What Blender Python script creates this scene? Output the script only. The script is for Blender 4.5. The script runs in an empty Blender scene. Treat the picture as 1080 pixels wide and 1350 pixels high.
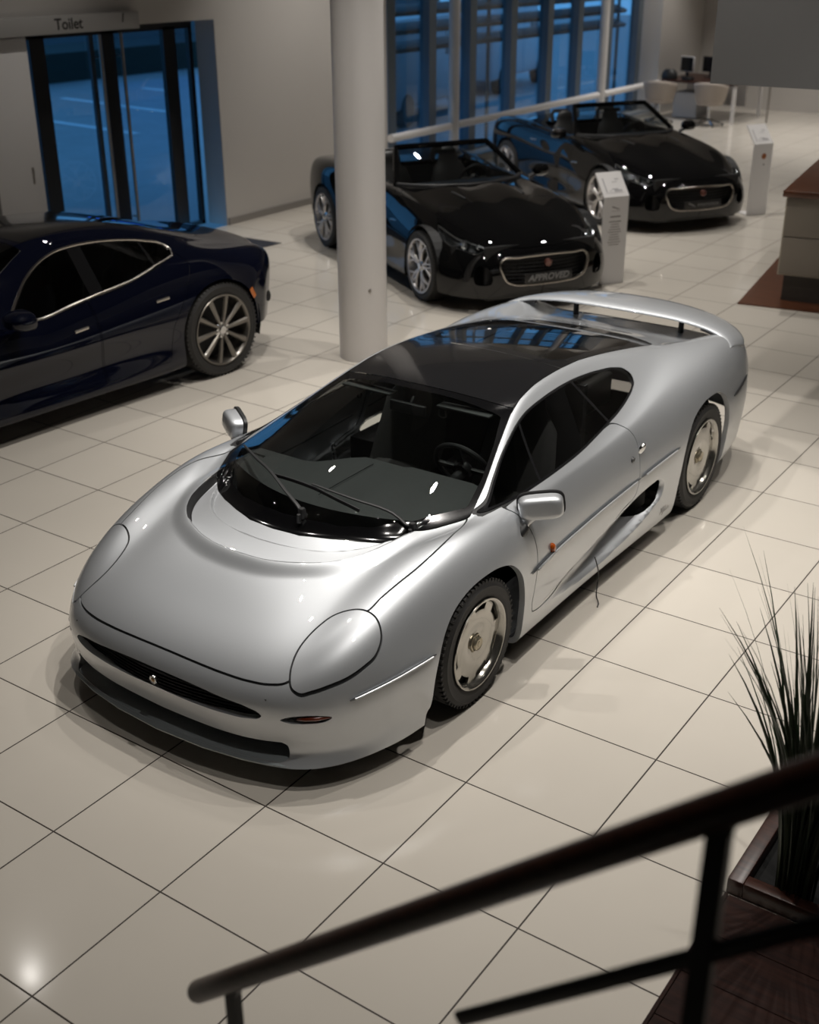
import bpy, bmesh, math, random
import numpy as np
from mathutils import Vector, Matrix

random.seed(7)
SC = bpy.context.scene
COL = SC.collection
PI = math.pi

# ------------------------------------------------------------------ materials
MATS = {}
def mat(name, color=(.5, .5, .5), rough=.5, metal=0., coat=0., coat_rough=.03, spec=.5, emit=None, emit_s=0., trans=0., ior=1.5, aniso=0.):
    if name in MATS: return MATS[name]
    m = bpy.data.materials.new(name); m.use_nodes = True
    b = m.node_tree.nodes['Principled BSDF']
    b.inputs['Base Color'].default_value = (*color, 1)
    b.inputs['Roughness'].default_value = rough
    b.inputs['Metallic'].default_value = metal
    b.inputs['Coat Weight'].default_value = coat
    b.inputs['Coat Roughness'].default_value = coat_rough
    b.inputs['Specular IOR Level'].default_value = spec
    b.inputs['IOR'].default_value = ior
    b.inputs['Transmission Weight'].default_value = trans
    if emit:
        b.inputs['Emission Color'].default_value = (*emit, 1)
        b.inputs['Emission Strength'].default_value = emit_s
    m.diffuse_color = (*color, 1)
    MATS[name] = m
    return m

def vary(m, scale=6., amount=.12, rough_amount=.0, stretch=None):
    """soft procedural variation of the base colour / roughness (object coordinates)"""
    nt = m.node_tree; b = nt.nodes['Principled BSDF']
    tc = nt.nodes.new('ShaderNodeTexCoord'); n = nt.nodes.new('ShaderNodeTexNoise')
    n.inputs['Scale'].default_value = scale; n.inputs['Detail'].default_value = 4
    src = tc.outputs['Object']
    if stretch:
        mp = nt.nodes.new('ShaderNodeMapping'); mp.inputs['Scale'].default_value = stretch
        nt.links.new(src, mp.inputs['Vector']); src = mp.outputs['Vector']
    nt.links.new(src, n.inputs['Vector'])
    r = nt.nodes.new('ShaderNodeMapRange')
    r.inputs['To Min'].default_value = 1 - amount; r.inputs['To Max'].default_value = 1 + amount
    nt.links.new(n.outputs['Fac'], r.inputs['Value'])
    h = nt.nodes.new('ShaderNodeMix'); h.data_type = 'RGBA'; h.blend_type = 'MULTIPLY'
    h.inputs[0].default_value = 1
    h.inputs[6].default_value = b.inputs['Base Color'].default_value
    nt.links.new(r.outputs['Result'], h.inputs[7])
    nt.links.new(h.outputs[2], b.inputs['Base Color'])
    if rough_amount:
        r2 = nt.nodes.new('ShaderNodeMapRange'); ro = b.inputs['Roughness'].default_value
        r2.inputs['To Min'].default_value = max(0, ro - rough_amount); r2.inputs['To Max'].default_value = ro + rough_amount
        nt.links.new(n.outputs['Fac'], r2.inputs['Value']); nt.links.new(r2.outputs['Result'], b.inputs['Roughness'])
    return m

def glass(name, tint=(.3, .32, .33), refl=1.0, ior=1.5):
    """thin window glass: tinted see-through with a fresnel mirror coat"""
    if name in MATS: return MATS[name]
    m = bpy.data.materials.new(name); m.use_nodes = True
    nt = m.node_tree; nt.nodes.clear()
    out = nt.nodes.new('ShaderNodeOutputMaterial')
    t = nt.nodes.new('ShaderNodeBsdfTransparent'); t.inputs['Color'].default_value = (*tint, 1)
    g = nt.nodes.new('ShaderNodeBsdfGlossy'); g.inputs['Roughness'].default_value = .0
    g.inputs['Color'].default_value = (refl, refl, refl, 1)
    f = nt.nodes.new('ShaderNodeFresnel'); ge = nt.nodes.new('ShaderNodeNewGeometry'); mr = nt.nodes.new('ShaderNodeMapRange')
    mr.inputs['To Min'].default_value = ior; mr.inputs['To Max'].default_value = 1 / ior      # the same outside and inside the sheet
    nt.links.new(ge.outputs['Backfacing'], mr.inputs['Value']); nt.links.new(mr.outputs['Result'], f.inputs['IOR'])
    mx = nt.nodes.new('ShaderNodeMixShader')
    nt.links.new(f.outputs[0], mx.inputs[0]); nt.links.new(t.outputs[0], mx.inputs[1]); nt.links.new(g.outputs[0], mx.inputs[2])
    nt.links.new(mx.outputs[0], out.inputs['Surface'])
    MATS[name] = m
    return m

# ------------------------------------------------------------------ objects
def link(o, parent=None):
    COL.objects.link(o)
    if parent is not None: o.parent = parent
    return o

def tag(o, label=None, cat=None, group=None, kind=None):
    if label: o['label'] = label
    if cat: o['category'] = cat
    if group: o['group'] = group
    if kind: o['kind'] = kind
    return o

def empty(name, loc, rz=0.):
    o = bpy.data.objects.new(name, None); o.location = loc; o.rotation_euler = (0, 0, rz)
    o.empty_display_size = .2
    return link(o)

def copy_tree(o, parent=None):
    c = o.copy(); COL.objects.link(c)
    if parent is not None: c.parent = parent
    for ch in list(o.children): copy_tree(ch, c)
    return c

class MB:
    """collects simple solids and builds ONE mesh object"""
    def __init__(s): s.v = []; s.f = []; s.mi = []; s.mats = []
    def add(s, vs, fs, m=0):
        o = len(s.v); s.v += [tuple(v) for v in vs]; s.f += [tuple(i + o for i in f) for f in fs]; s.mi += [m] * len(fs)
        return s
    def box(s, x0, x1, y0, y1, z0, z1, m=0, M=None):
        v = [Vector(p) for p in ((x0, y0, z0), (x1, y0, z0), (x1, y1, z0), (x0, y1, z0), (x0, y0, z1), (x1, y0, z1), (x1, y1, z1), (x0, y1, z1))]
        if M is not None: v = [M @ p for p in v]
        return s.add(v, [(0, 3, 2, 1), (4, 5, 6, 7), (0, 1, 5, 4), (1, 2, 6, 5), (2, 3, 7, 6), (3, 0, 4, 7)], m)
    def tube(s, pts, r, n=12, cap=True, m=0, flat=None, closed=False):
        """tube through points; r number or list; flat=(sx,sy) squashes the section"""
        pts = [Vector(p) for p in pts]; k = len(pts)
        rs = r if isinstance(r, (list, tuple)) else [r] * k
        up = None; base = len(s.v); vs = []
        for i, p in enumerate(pts):
            if closed: d = pts[(i + 1) % k] - pts[i - 1]
            else: d = pts[min(i + 1, k - 1)] - pts[max(i - 1, 0)]
            d.normalize()
            if up is None:
                a = Vector((0, 0, 1)) if abs(d.z) < .9 else Vector((1, 0, 0))
                up = (a - d * a.dot(d)).normalized()
            else:
                up = (up - d * up.dot(d)).normalized()
            sd = d.cross(up)
            fx, fy = flat if flat else (1, 1)
            for j in range(n):
                t = 2 * PI * j / n
                vs.append(p + sd * math.cos(t) * rs[i] * fx + up * math.sin(t) * rs[i] * fy)
        fs = []
        for i in range(k if closed else k - 1):
            for j in range(n):
                a = i * n + j; b = i * n + (j + 1) % n; i2 = (i + 1) % k
                fs.append((a, b, i2 * n + (j + 1) % n, i2 * n + j))
        if cap and not closed:
            fs.append(tuple(range(n))[::-1]); fs.append(tuple((k - 1) * n + j for j in range(n)))
        return s.add(vs, fs, m)
    def lathe(s, prof, n=48, axis='z', c=(0, 0, 0), m=0, M=None):
        """profile of (r, h) revolved about an axis"""
        vs = []; fs = []; k = len(prof)
        for j in range(n):
            t = 2 * PI * j / n; ct, st = math.cos(t), math.sin(t)
            for r, h in prof:
                p = (r * ct, r * st, h) if axis == 'z' else (h, r * ct, r * st)
                p = Vector(p) + Vector(c)
                vs.append(M @ p if M is not None else p)
        for j in range(n):
            for i in range(k - 1):
                a = j * k + i; b = ((j + 1) % n) * k + i
                fs.append((a, b, b + 1, a + 1))
        return s.add(vs, fs, m)
    def prism(s, poly, h0, h1, M=None, m=0):
        """polygon in xy extruded from z=h0 to h1, then transformed by M"""
        n = len(poly); vs = [Vector((x, y, h0)) for x, y in poly] + [Vector((x, y, h1)) for x, y in poly]
        if M is not None: vs = [M @ p for p in vs]
        fs = [tuple(range(n))[::-1], tuple(range(n, 2 * n))] + [(i, (i + 1) % n, n + (i + 1) % n, n + i) for i in range(n)]
        return s.add(vs, fs, m)
    def build(s, name, mats, parent=None, smooth=False, bevel=0., angle=35, seg=2, sub=0):
        me = bpy.data.meshes.new(name); me.from_pydata(s.v, [], s.f); me.validate()
        mats = mats if isinstance(mats, (list, tuple)) else [mats]
        for m in mats: me.materials.append(m)
        if len(me.polygons) == len(s.mi): me.polygons.foreach_set('material_index', s.mi)
        bm = bmesh.new(); bm.from_mesh(me); bmesh.ops.remove_doubles(bm, verts=bm.verts, dist=1e-6)
        bmesh.ops.recalc_face_normals(bm, faces=bm.faces); bm.to_mesh(me); bm.free()
        o = bpy.data.objects.new(name, me); link(o, parent)
        if bevel:
            b = o.modifiers.new('bevel', 'BEVEL'); b.width = bevel; b.segments = seg; b.limit_method = 'ANGLE'; b.angle_limit = math.radians(30)
        if sub:
            q = o.modifiers.new('sub', 'SUBSURF'); q.levels = sub; q.render_levels = sub
        if smooth or bevel or sub:
            me.polygons.foreach_set('use_smooth', [True] * len(me.polygons))
            if smooth and not sub: sharpen(me, angle)
        return o

def sharpen(me, angle):
    bm = bmesh.new(); bm.from_mesh(me); a = math.radians(angle)
    for e in bm.edges:
        e.smooth = not (len(e.link_faces) == 2 and e.calc_face_angle(0) > a)
    bm.to_mesh(me); bm.free()

def text_obj(name, s, size, m, parent=None, M=None, extrude=.001, align='CENTER', shear=0., bold=0.):
    cu = bpy.data.curves.new(name, 'FONT'); cu.body = s; cu.size = size; cu.extrude = extrude
    cu.align_x = align; cu.align_y = 'CENTER'; cu.shear = shear; cu.offset = bold; cu.resolution_u = 3
    t = bpy.data.objects.new(name, cu); COL.objects.link(t)
    dg = bpy.context.evaluated_depsgraph_get(); dg.update()
    me = bpy.data.meshes.new_from_object(t.evaluated_get(dg)); me.name = name
    bpy.data.objects.remove(t); me.materials.clear(); me.materials.append(m)
    o = bpy.data.objects.new(name, me); link(o, parent)
    if M is not None: o.matrix_local = M
    return o

# ------------------------------------------------------------------ smooth surfaces and panel cutting
def bspline_basis(n, ns):
    """uniform cubic B-spline through n control points with reflected end points -> matrix ns x n"""
    ts = np.linspace(0, n - 1, ns); B = np.zeros((ns, n))
    for k, t in enumerate(ts):
        i = min(int(t), n - 2); u = t - i
        w = ((1 - u) ** 3 / 6, (3 * u ** 3 - 6 * u ** 2 + 4) / 6, (-3 * u ** 3 + 3 * u ** 2 + 3 * u + 1) / 6, u ** 3 / 6)
        for a, ww in zip((i - 1, i, i + 1, i + 2), w):
            if a < 0: B[k, 0] += 2 * ww; B[k, 1] -= ww
            elif a > n - 1: B[k, n - 1] += 2 * ww; B[k, n - 2] -= ww
            else: B[k, a] += ww
    return B

class Surf:
    """tensor spline through rows[r][s] = (x, y, z), mirrored at x = 0 (row 0 is the centre line)"""
    def __init__(s, rows, nu, nv, fit=2):
        P = np.array(rows, float)                       # R x S x 3
        mir = P[1:][::-1] * np.array([-1, 1, 1])
        P = np.concatenate([mir, P], 0)
        R, S = P.shape[:2]
        Bi, Bj = bspline_basis(R, R), bspline_basis(S, S)
        Q = P.copy()
        for _ in range(fit):
            cur = np.einsum('ir,rsd->isd', Bi, np.einsum('js,rsd->rjd', Bj, Q))
            Q = Q + (P - cur) * .85
        Bi, Bj = bspline_basis(R, nv), bspline_basis(S, nu)
        G = np.einsum('ir,rsd->isd', Bi, np.einsum('js,rsd->rjd', Bj, Q))   # nv x nu x 3
        du = np.gradient(G, axis=1); dv = np.gradient(G, axis=0)
        N = np.cross(du, dv); N /= np.maximum(np.linalg.norm(N, axis=2, keepdims=True), 1e-12)
        s.G, s.N = G, N
        i, j = np.meshgrid(np.arange(nv - 1), np.arange(nu - 1), indexing='ij')
        a = (i * nu + j).ravel()
        s.F = np.stack([a, a + 1, a + nu + 1, a + nu], 1)
        if N[nv // 2, nu // 3, 2] < 0: s.N = -N; s.F = s.F[:, ::-1]
    def mesh(s): return PM(s.G.reshape(-1, 3).copy(), s.N.reshape(-1, 3).copy(), [tuple(f) for f in s.F.tolist()])

class PM:
    """polygon mesh with per-vertex normals, cut along zero lines of scalar fields"""
    def __init__(s, V, N, F): s.V, s.N, s.F = V, N, F
    def compact(s):
        used = np.zeros(len(s.V), bool)
        for f in s.F: used[list(f)] = True
        idx = np.cumsum(used) - 1
        return PM(s.V[used], s.N[used], [tuple(int(idx[i]) for i in f) for f in s.F])
    def _cut(s, f):
        f = np.asarray(f, float).copy(); f[np.abs(f) < 1e-5] = 1e-5
        neg = f < 0; nl = neg.tolist(); V = [s.V]; N = [s.N]; nv = []; nn = []; cache = {}; base = len(s.V)
        Fi, Fo = [], []
        def mid(a, b):
            k = (a, b) if a < b else (b, a)
            if k in cache: return cache[k]
            t = f[k[0]] / (f[k[0]] - f[k[1]])
            nv.append(s.V[k[0]] * (1 - t) + s.V[k[1]] * t)
            n = s.N[k[0]] * (1 - t) + s.N[k[1]] * t; nn.append(n / max(np.linalg.norm(n), 1e-9))
            cache[k] = base + len(nv) - 1
            return cache[k]
        for fc in s.F:
            c = sum(nl[i] for i in fc)
            if c == len(fc): Fi.append(fc)
            elif c == 0: Fo.append(fc)
            else:
                pi, po = [], []
                for q in range(len(fc)):
                    a, b = fc[q], fc[(q + 1) % len(fc)]
                    (pi if nl[a] else po).append(a)
                    if nl[a] != nl[b]:
                        k = mid(a, b); pi.append(k); po.append(k)
                if len(pi) > 2: Fi.append(tuple(pi))
                if len(po) > 2: Fo.append(tuple(po))
        V2 = np.concatenate([s.V, np.array(nv).reshape(-1, 3)]); N2 = np.concatenate([s.N, np.array(nn).reshape(-1, 3)])
        return V2, N2, Fi, Fo
    def cut(s, f):
        V, N, a, b = s._cut(f)
        return PM(V, N, a).compact(), PM(V, N, b).compact()
    def imprint(s, f):
        V, N, a, b = s._cut(f)
        return PM(V, N, a + b)
    def join(s, o):
        k = len(s.V)
        return PM(np.concatenate([s.V, o.V]), np.concatenate([s.N, o.N]), s.F + [tuple(i + k for i in f) for f in o.F])
    def shift(s, d):
        d = np.asarray(d, float)
        return PM(s.V + s.N * (d[:, None] if d.ndim else d), s.N.copy(), list(s.F))
    def flip(s): return PM(s.V, -s.N, [f[::-1] for f in s.F])
    def mirror(s): return PM(s.V * [-1, 1, 1], s.N * [-1, 1, 1], [f[::-1] for f in s.F])
    def skirt(s, depth=.01, d=None):
        """turn the free edges inwards so that the panel has a visible thickness"""
        cnt = {}
        for f in s.F:
            for q in range(len(f)):
                a, b = f[q], f[(q + 1) % len(f)]
                cnt[(a, b)] = cnt.get((a, b), 0) + 1
        E = [(a, b) for (a, b) in cnt if (b, a) not in cnt]
        if not E: return s
        V, N, F = [], [], []; k = len(s.V)
        for a, b in E:
            e = s.V[b] - s.V[a]; L = np.linalg.norm(e)
            if L < 1e-7: continue
            n = np.cross(e / L, (s.N[a] + s.N[b]) / 2)
            da = s.N[a] if d is None else -np.asarray(d); db = s.N[b] if d is None else -np.asarray(d)
            i = k + len(V)
            V += [s.V[a], s.V[b], s.V[b] - db * depth, s.V[a] - da * depth]; N += [n] * 4
            F.append((i + 1, i, i + 3, i + 2))
        return PM(np.concatenate([s.V, np.array(V)]), np.concatenate([s.N, np.array(N)]), s.F + F)
    def build(s, name, mats, parent=None, normals=True, mi=None):
        me = bpy.data.meshes.new(name)
        me.from_pydata(s.V.tolist(), [], s.F)
        mats = mats if isinstance(mats, (list, tuple)) else [mats]
        for m in mats: me.materials.append(m)
        if mi is not None: me.polygons.foreach_set('material_index', mi)
        me.polygons.foreach_set('use_smooth', [True] * len(me.polygons))
        if normals: me.normals_split_custom_set_from_vertices(s.N.tolist())
        o = bpy.data.objects.new(name, me)
        return link(o, parent)

def sdist(P, poly):
    """signed distance of points P (n x 2) to a closed polygon, negative inside"""
    poly = np.asarray(poly, float); A = poly; Bq = np.roll(poly, -1, 0)
    out = np.full(len(P), 1e9); inside = np.zeros(len(P), bool)
    for a, b in zip(A, Bq):
        e = b - a; L = e @ e
        if L < 1e-14: continue
        w = P - a; t = np.clip((w @ e) / L, 0, 1)
        d = w - t[:, None] * e; out = np.minimum(out, (d * d).sum(1))
        c = ((a[1] <= P[:, 1]) & (b[1] > P[:, 1])) | ((b[1] <= P[:, 1]) & (a[1] > P[:, 1]))
        if c.any():
            xi = a[0] + (P[:, 1] - a[1]) * e[0] / (e[1] if abs(e[1]) > 1e-12 else 1e-12)
            inside ^= c & (P[:, 0] < xi)
    out = np.sqrt(out)
    return np.where(inside, -out, out)

def smooth_poly(pts, n=8, closed=True, sharp=()):
    """Catmull-Rom through points; indices in sharp stay corners"""
    pts = [np.array(p, float) for p in pts]; k = len(pts); out = []
    for i in range(k if closed else k - 1):
        p1, p2 = pts[i], pts[(i + 1) % k]
        p0 = pts[i - 1] if (closed or i > 0) else 2 * p1 - p2
        p3 = pts[(i + 2) % k] if (closed or i + 2 < k) else 2 * p2 - p1
        if i in sharp: p0 = 2 * p1 - p2
        if (i + 1) % k in sharp: p3 = 2 * p2 - p1
        l0, l1, l2 = (max(np.linalg.norm(b - a), 1e-6) for a, b in ((p0, p1), (p1, p2), (p2, p3)))
        m1 = ((p1 - p0) / l0 * l1 + (p2 - p1) * l0 / l1 * 1.0) ; m1 = (p1 - p0) / l0 * (l1 * l1 / (l0 + l1)) + (p2 - p1) / l1 * (l0 * l1 / (l0 + l1))
        m2 = (p2 - p1) / l1 * (l2 * l1 / (l1 + l2)) + (p3 - p2) / l2 * (l1 * l1 / (l1 + l2))
        for q in range(n):
            t = q / n
            out.append((2 * t ** 3 - 3 * t ** 2 + 1) * p1 + (t ** 3 - 2 * t ** 2 + t) * m1 + (-2 * t ** 3 + 3 * t ** 2) * p2 + (t ** 3 - t ** 2) * m2)
    if not closed: out.append(pts[-1])
    return np.array(out)

def sstep(x, a, b):
    t = np.clip((x - a) / (b - a), 0, 1); return t * t * (3 - 2 * t)

def drop(V, N, F, pts2, axis):
    """project 2-D points onto a mesh surface; axis 'z' (x,y given, top hit) or 'x' (y,z given, +x hit)"""
    from mathutils.bvhtree import BVHTree
    bv = BVHTree.FromPolygons([tuple(v) for v in V.tolist()], F)
    res = []
    for p in pts2:
        if axis == 'z': h = bv.ray_cast(Vector((p[0], p[1], 5)), Vector((0, 0, -1)))
        elif axis == 'x': h = bv.ray_cast(Vector((5, p[0], p[1])), Vector((-1, 0, 0)))
        elif axis == 'y': h = bv.ray_cast(Vector((p[0], -5, p[1])), Vector((0, 1, 0)))
        elif axis == 'yb': h = bv.ray_cast(Vector((p[0], 9, p[1])), Vector((0, -1, 0)))
        if h[0] is not None: res.append((np.array(h[0]), np.array(h[1])))
    return res
# ------------------------------------------------------------------ silver sports car: control net (half, metres, nose towards -y)
# stations: lip, mouth, bumper low, nose, bonnet front, bonnet mid, recess lip, screen base, screen mid, screen top, roof peak, roof rear,
#           rear glass mid, rear glass end, deck, tail edge, tail mid, tail low
SX = [
 [(0,-1.12,0.115),(0,-1.085,0.155),(0,-1.07,0.195),(0,-1.108,0.35),(0,-1.045,0.485),(0,-0.8,0.605),(0,-0.54,0.725),(0,-0.3,0.8),(0,0.3,0.962),(0,0.91,1.112),(0,1.4,1.143),(0,1.87,1.112),(0,2.35,1.045),(0,2.85,0.955),(0,3.3,0.835),(0,3.74,0.782),(0,3.83,0.56),(0,3.74,0.3)],
 [(0.26,-1.108,0.115),(0.26,-1.075,0.155),(0.26,-1.063,0.195),(0.26,-1.1,0.35),(0.26,-1.035,0.484),(0.26,-0.8,0.604),(0.25,-0.505,0.732),(0.29,-0.234,0.8),(0.26,0.33,0.958),(0.2,0.92,1.107),(0.19,1.4,1.14),(0.19,1.87,1.109),(0.2,2.35,1.042),(0.2,2.84,0.954),(0.2,3.3,0.835),(0.22,3.74,0.782),(0.24,3.825,0.56),(0.26,3.735,0.3)],
 [(0.46,-1.075,0.115),(0.46,-1.05,0.155),(0.46,-1.045,0.2),(0.46,-1.075,0.352),(0.45,-1.01,0.487),(0.44,-0.74,0.622),(0.46,-0.385,0.752),(0.52,-0.096,0.79),(0.46,0.43,0.944),(0.38,0.965,1.092),(0.355,1.4,1.128),(0.36,1.88,1.102),(0.385,2.35,1.033),(0.39,2.81,0.952),(0.39,3.29,0.835),(0.42,3.73,0.782),(0.45,3.81,0.56),(0.47,3.72,0.3)],
 [(0.63,-1.03,0.115),(0.615,-1,0.157),(0.615,-0.998,0.21),(0.62,-1.025,0.355),(0.585,-0.965,0.495),(0.575,-0.68,0.632),(0.6,-0.22,0.768),(0.735,0.2,0.788),(0.635,0.6,0.92),(0.53,1.02,1.07),(0.495,1.4,1.112),(0.485,1.89,1.09),(0.54,2.36,1.018),(0.53,2.76,0.95),(0.56,3.27,0.838),(0.6,3.7,0.782),(0.63,3.775,0.56),(0.64,3.69,0.3)],
 [(0.74,-0.965,0.115),(0.72,-0.945,0.16),(0.715,-0.943,0.215),(0.72,-0.955,0.358),(0.655,-0.91,0.512),(0.66,-0.6,0.668),(0.685,-0.14,0.786),(0.775,0.235,0.79),(0.685,0.63,0.905),(0.585,1.05,1.035),(0.565,1.4,1.078),(0.565,1.89,1.055),(0.615,2.36,0.995),(0.6,2.76,0.952),(0.645,3.26,0.888),(0.7,3.66,0.81),(0.73,3.73,0.56),(0.73,3.65,0.3)],
 [(0.815,-0.88,0.115),(0.797,-0.862,0.165),(0.797,-0.862,0.22),(0.8,-0.87,0.358),(0.745,-0.83,0.53),(0.755,-0.52,0.695),(0.775,-0.08,0.796),(0.825,0.26,0.8),(0.83,0.7,0.805),(0.82,1.08,0.82),(0.81,1.4,0.835),(0.785,1.89,0.865),(0.72,2.38,0.935),(0.7,2.78,0.945),(0.735,3.24,0.915),(0.785,3.6,0.83),(0.81,3.68,0.56),(0.8,3.6,0.3)],
 [(0.87,-0.78,0.115),(0.857,-0.768,0.17),(0.857,-0.768,0.225),(0.862,-0.77,0.36),(0.835,-0.72,0.52),(0.855,-0.44,0.665),(0.87,-0.03,0.765),(0.88,0.28,0.775),(0.875,0.7,0.765),(0.87,1.08,0.775),(0.87,1.4,0.79),(0.865,1.89,0.825),(0.83,2.38,0.9),(0.83,2.79,0.92),(0.84,3.2,0.89),(0.845,3.52,0.8),(0.868,3.6,0.56),(0.86,3.54,0.3)],
 [(0.91,-0.67,0.115),(0.902,-0.66,0.175),(0.903,-0.66,0.235),(0.912,-0.66,0.36),(0.905,-0.61,0.48),(0.93,-0.36,0.57),(0.95,0,0.66),(0.945,0.3,0.69),(0.925,0.7,0.67),(0.915,1.08,0.68),(0.92,1.4,0.695),(0.925,1.89,0.72),(0.935,2.38,0.79),(0.945,2.78,0.81),(0.925,3.15,0.77),(0.9,3.44,0.7),(0.905,3.5,0.52),(0.9,3.47,0.3)],
 [(0.938,-0.565,0.115),(0.934,-0.562,0.18),(0.934,-0.562,0.24),(0.945,-0.56,0.35),(0.955,-0.52,0.42),(0.985,-0.3,0.46),(0.998,0.02,0.5),(0.99,0.32,0.52),(0.965,0.7,0.52),(0.955,1.08,0.525),(0.96,1.4,0.53),(0.972,1.89,0.545),(0.998,2.38,0.57),(1,2.76,0.58),(0.985,3.08,0.56),(0.95,3.34,0.53),(0.935,3.4,0.43),(0.925,3.38,0.3)],
 [(0.952,-0.475,0.118),(0.953,-0.472,0.165),(0.955,-0.471,0.21),(0.968,-0.47,0.28),(0.98,-0.44,0.31),(0.996,-0.27,0.32),(1,0.04,0.33),(0.993,0.33,0.34),(0.975,0.7,0.33),(0.97,1.08,0.33),(0.972,1.4,0.335),(0.98,1.89,0.34),(0.998,2.38,0.35),(1,2.74,0.36),(0.985,3.02,0.36),(0.96,3.25,0.36),(0.95,3.3,0.33),(0.94,3.29,0.27)],
 [(0.952,-0.42,0.118),(0.953,-0.42,0.132),(0.955,-0.42,0.145),(0.965,-0.42,0.17),(0.975,-0.4,0.18),(0.985,-0.25,0.17),(0.98,0.06,0.16),(0.972,0.34,0.155),(0.965,0.7,0.15),(0.962,1.08,0.145),(0.965,1.4,0.14),(0.972,1.89,0.135),(0.98,2.38,0.14),(0.98,2.72,0.17),(0.97,2.98,0.2),(0.955,3.18,0.22),(0.95,3.22,0.22),(0.94,3.22,0.22)],
 [(0.89,-0.42,0.112),(0.89,-0.42,0.117),(0.89,-0.42,0.122),(0.9,-0.42,0.13),(0.9,-0.4,0.13),(0.9,-0.25,0.12),(0.9,0.06,0.12),(0.89,0.34,0.115),(0.885,0.7,0.11),(0.88,1.08,0.11),(0.88,1.4,0.11),(0.89,1.89,0.105),(0.9,2.38,0.11),(0.9,2.72,0.15),(0.9,2.98,0.18),(0.9,3.18,0.2),(0.9,3.22,0.2),(0.9,3.22,0.2)],
]
# ------------------------------------------------------------------ silver sports car
def mir_poly(pts):
    """half outline (x >= 0, first and last on the centre line or not) closed by its mirror image"""
    pts = [tuple(p) for p in pts]
    left = [(-x, y) for x, y in reversed(pts) if x > 1e-6]
    return pts + left

def side_f(m, poly, s, xmin=.45):
    f = sdist(m.V[:, 1:], poly)
    return np.where(m.V[:, 0] * s > xmin, f, 1.)
def top_f(m, poly, zmin=.3):
    f = sdist(m.V[:, :2], poly)
    return np.where((m.V[:, 2] > zmin) & (m.N[:, 2] > -.05), f, 1.)
def front_f(m, poly, ymax=-.5, ymin=-9):
    f = sdist(m.V[:, [0, 2]], poly)
    return np.where((m.V[:, 1] < ymax) & (m.V[:, 1] > ymin), f, 1.)

def renormal(m):
    N = np.zeros_like(m.V)
    for f in m.F:
        p = m.V[list(f)]
        n = np.cross(p - p[0], np.roll(p, -1, 0) - p[0]).sum(0)
        for i in f: N[i] += n
    L = np.linalg.norm(N, axis=1, keepdims=True)
    m.N = np.where(L > 1e-12, N / np.maximum(L, 1e-12), m.N)
    return m

class Shell:
    """body skin from which panels are taken; keeps the dark gap strips"""
    def __init__(s, m): s.m = m; s.gaps = []
    def take(s, fn, gap=.0025, depth=.006, lift=0., skirt=.008):
        """cut the region fn < 0 out of the skin as a panel of its own, leaving a sunken dark joint"""
        f = fn(s.m)
        inn, rest = s.m.cut(f + gap)
        strip, rest = rest.cut(fn(rest) - gap)
        s.m = rest
        wide = strip
        s.gaps.append(wide.shift(-depth))
        if lift: inn = inn.shift(lift)
        return inn.skirt(skirt)
    def hole(s, fn):
        inn, s.m = s.m.cut(fn(s.m)); return inn
    def line(s, fn, w=.002, depth=.005):
        """a dark joint along the zero line of fn"""
        inn, rest = s.m.cut(np.abs(fn(s.m)) - w)
        s.m = rest; s.gaps.append(inn.shift(-depth))
    def body(s, name, paint, gapmat, parent, skirt=.02):
        b = s.m.skirt(skirt); mi = [0] * len(b.F)
        for g in s.gaps:
            mi += [1] * len(g.F); b = b.join(g)
        return b.build(name, [paint, gapmat], parent, mi=mi)

M_SILVER = mat('silver_paint', (.57, .59, .615), .42, .60, coat=1., coat_rough=.012)
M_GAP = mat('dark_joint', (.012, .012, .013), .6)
M_BLACK = mat('black_gloss', (.01, .01, .011), .12, coat=.5)
M_TRIM = mat('black_trim', (.02, .02, .021), .45)
M_RUB = vary(mat('tyre_rubber', (.022, .021, .020), .62), 30, .15)
M_CHROME = mat('polished_metal', (.62, .62, .62), .12, 1.)
M_ALLOY = mat('silver_alloy', (.40, .385, .35), .17, .9, coat=.8)
M_DARKGREY = mat('dark_grey_trim', (.035, .036, .037), .6)
M_DASH = vary(mat('grey_leather', (.075, .078, .078), .55), 40, .1)
M_GLASSF = glass('windscreen_glass', (.55, .58, .57))
M_GLASSD = glass('tinted_glass', (.42, .42, .42))
M_AMBER = mat('amber_lens', (.55, .10, .01), .15, coat=1.)
M_AMBERD = mat('smoked_amber_lens', (.12, .018, .006), .15, coat=1.)
M_SEAT = vary(mat('seat_leather', (.16, .165, .16), .5), 30, .1)
M_STRIP = mat('grey_strip', (.16, .17, .18), .3, .6)
M_INSERT = mat('bright_strip', (.62, .63, .64), .3, .5)
M_BRONZE = mat('bronze_emblem', (.35, .22, .12), .3, .8)

WIN = [(.27,.804),(.311,.806),(.605,.806),(.994,.811),(1.204,.82),(1.411,.837),(1.587,.853),(1.754,.87),(1.896,.891),(2.024,.917),(2.09,.94),(2.112,.965),(2.094,.99),(2.03,1.012),(1.872,1.037),(1.7,1.055),(1.525,1.066),(1.345,1.067),(1.175,1.057),(1.02,1.038),(.918,1.014),(.797,.977),(.673,.935),(.53,.881),(.381,.828)]
SCREEN = [(0,-.298),(.15,-.284),(.288,-.235),(.42,-.172),(.531,-.10),(.594,-.036),(.66,.067),(.737,.22)]
ROOFSIDE = [(.741,.25),(.682,.486),(.608,.724),(.545,.942),(.519,1.08),(.505,1.25),(.497,1.508),(.492,1.778),(.505,2.05),(.52,2.40),(.535,2.66),(.52,2.75),(.45,2.80),(.30,2.86),(0,2.895)]
GLASSLOW = [(0,-.225),(.143,-.213),(.30,-.165),(.43,-.092),(.57,.06),(.70,.29)]
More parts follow.
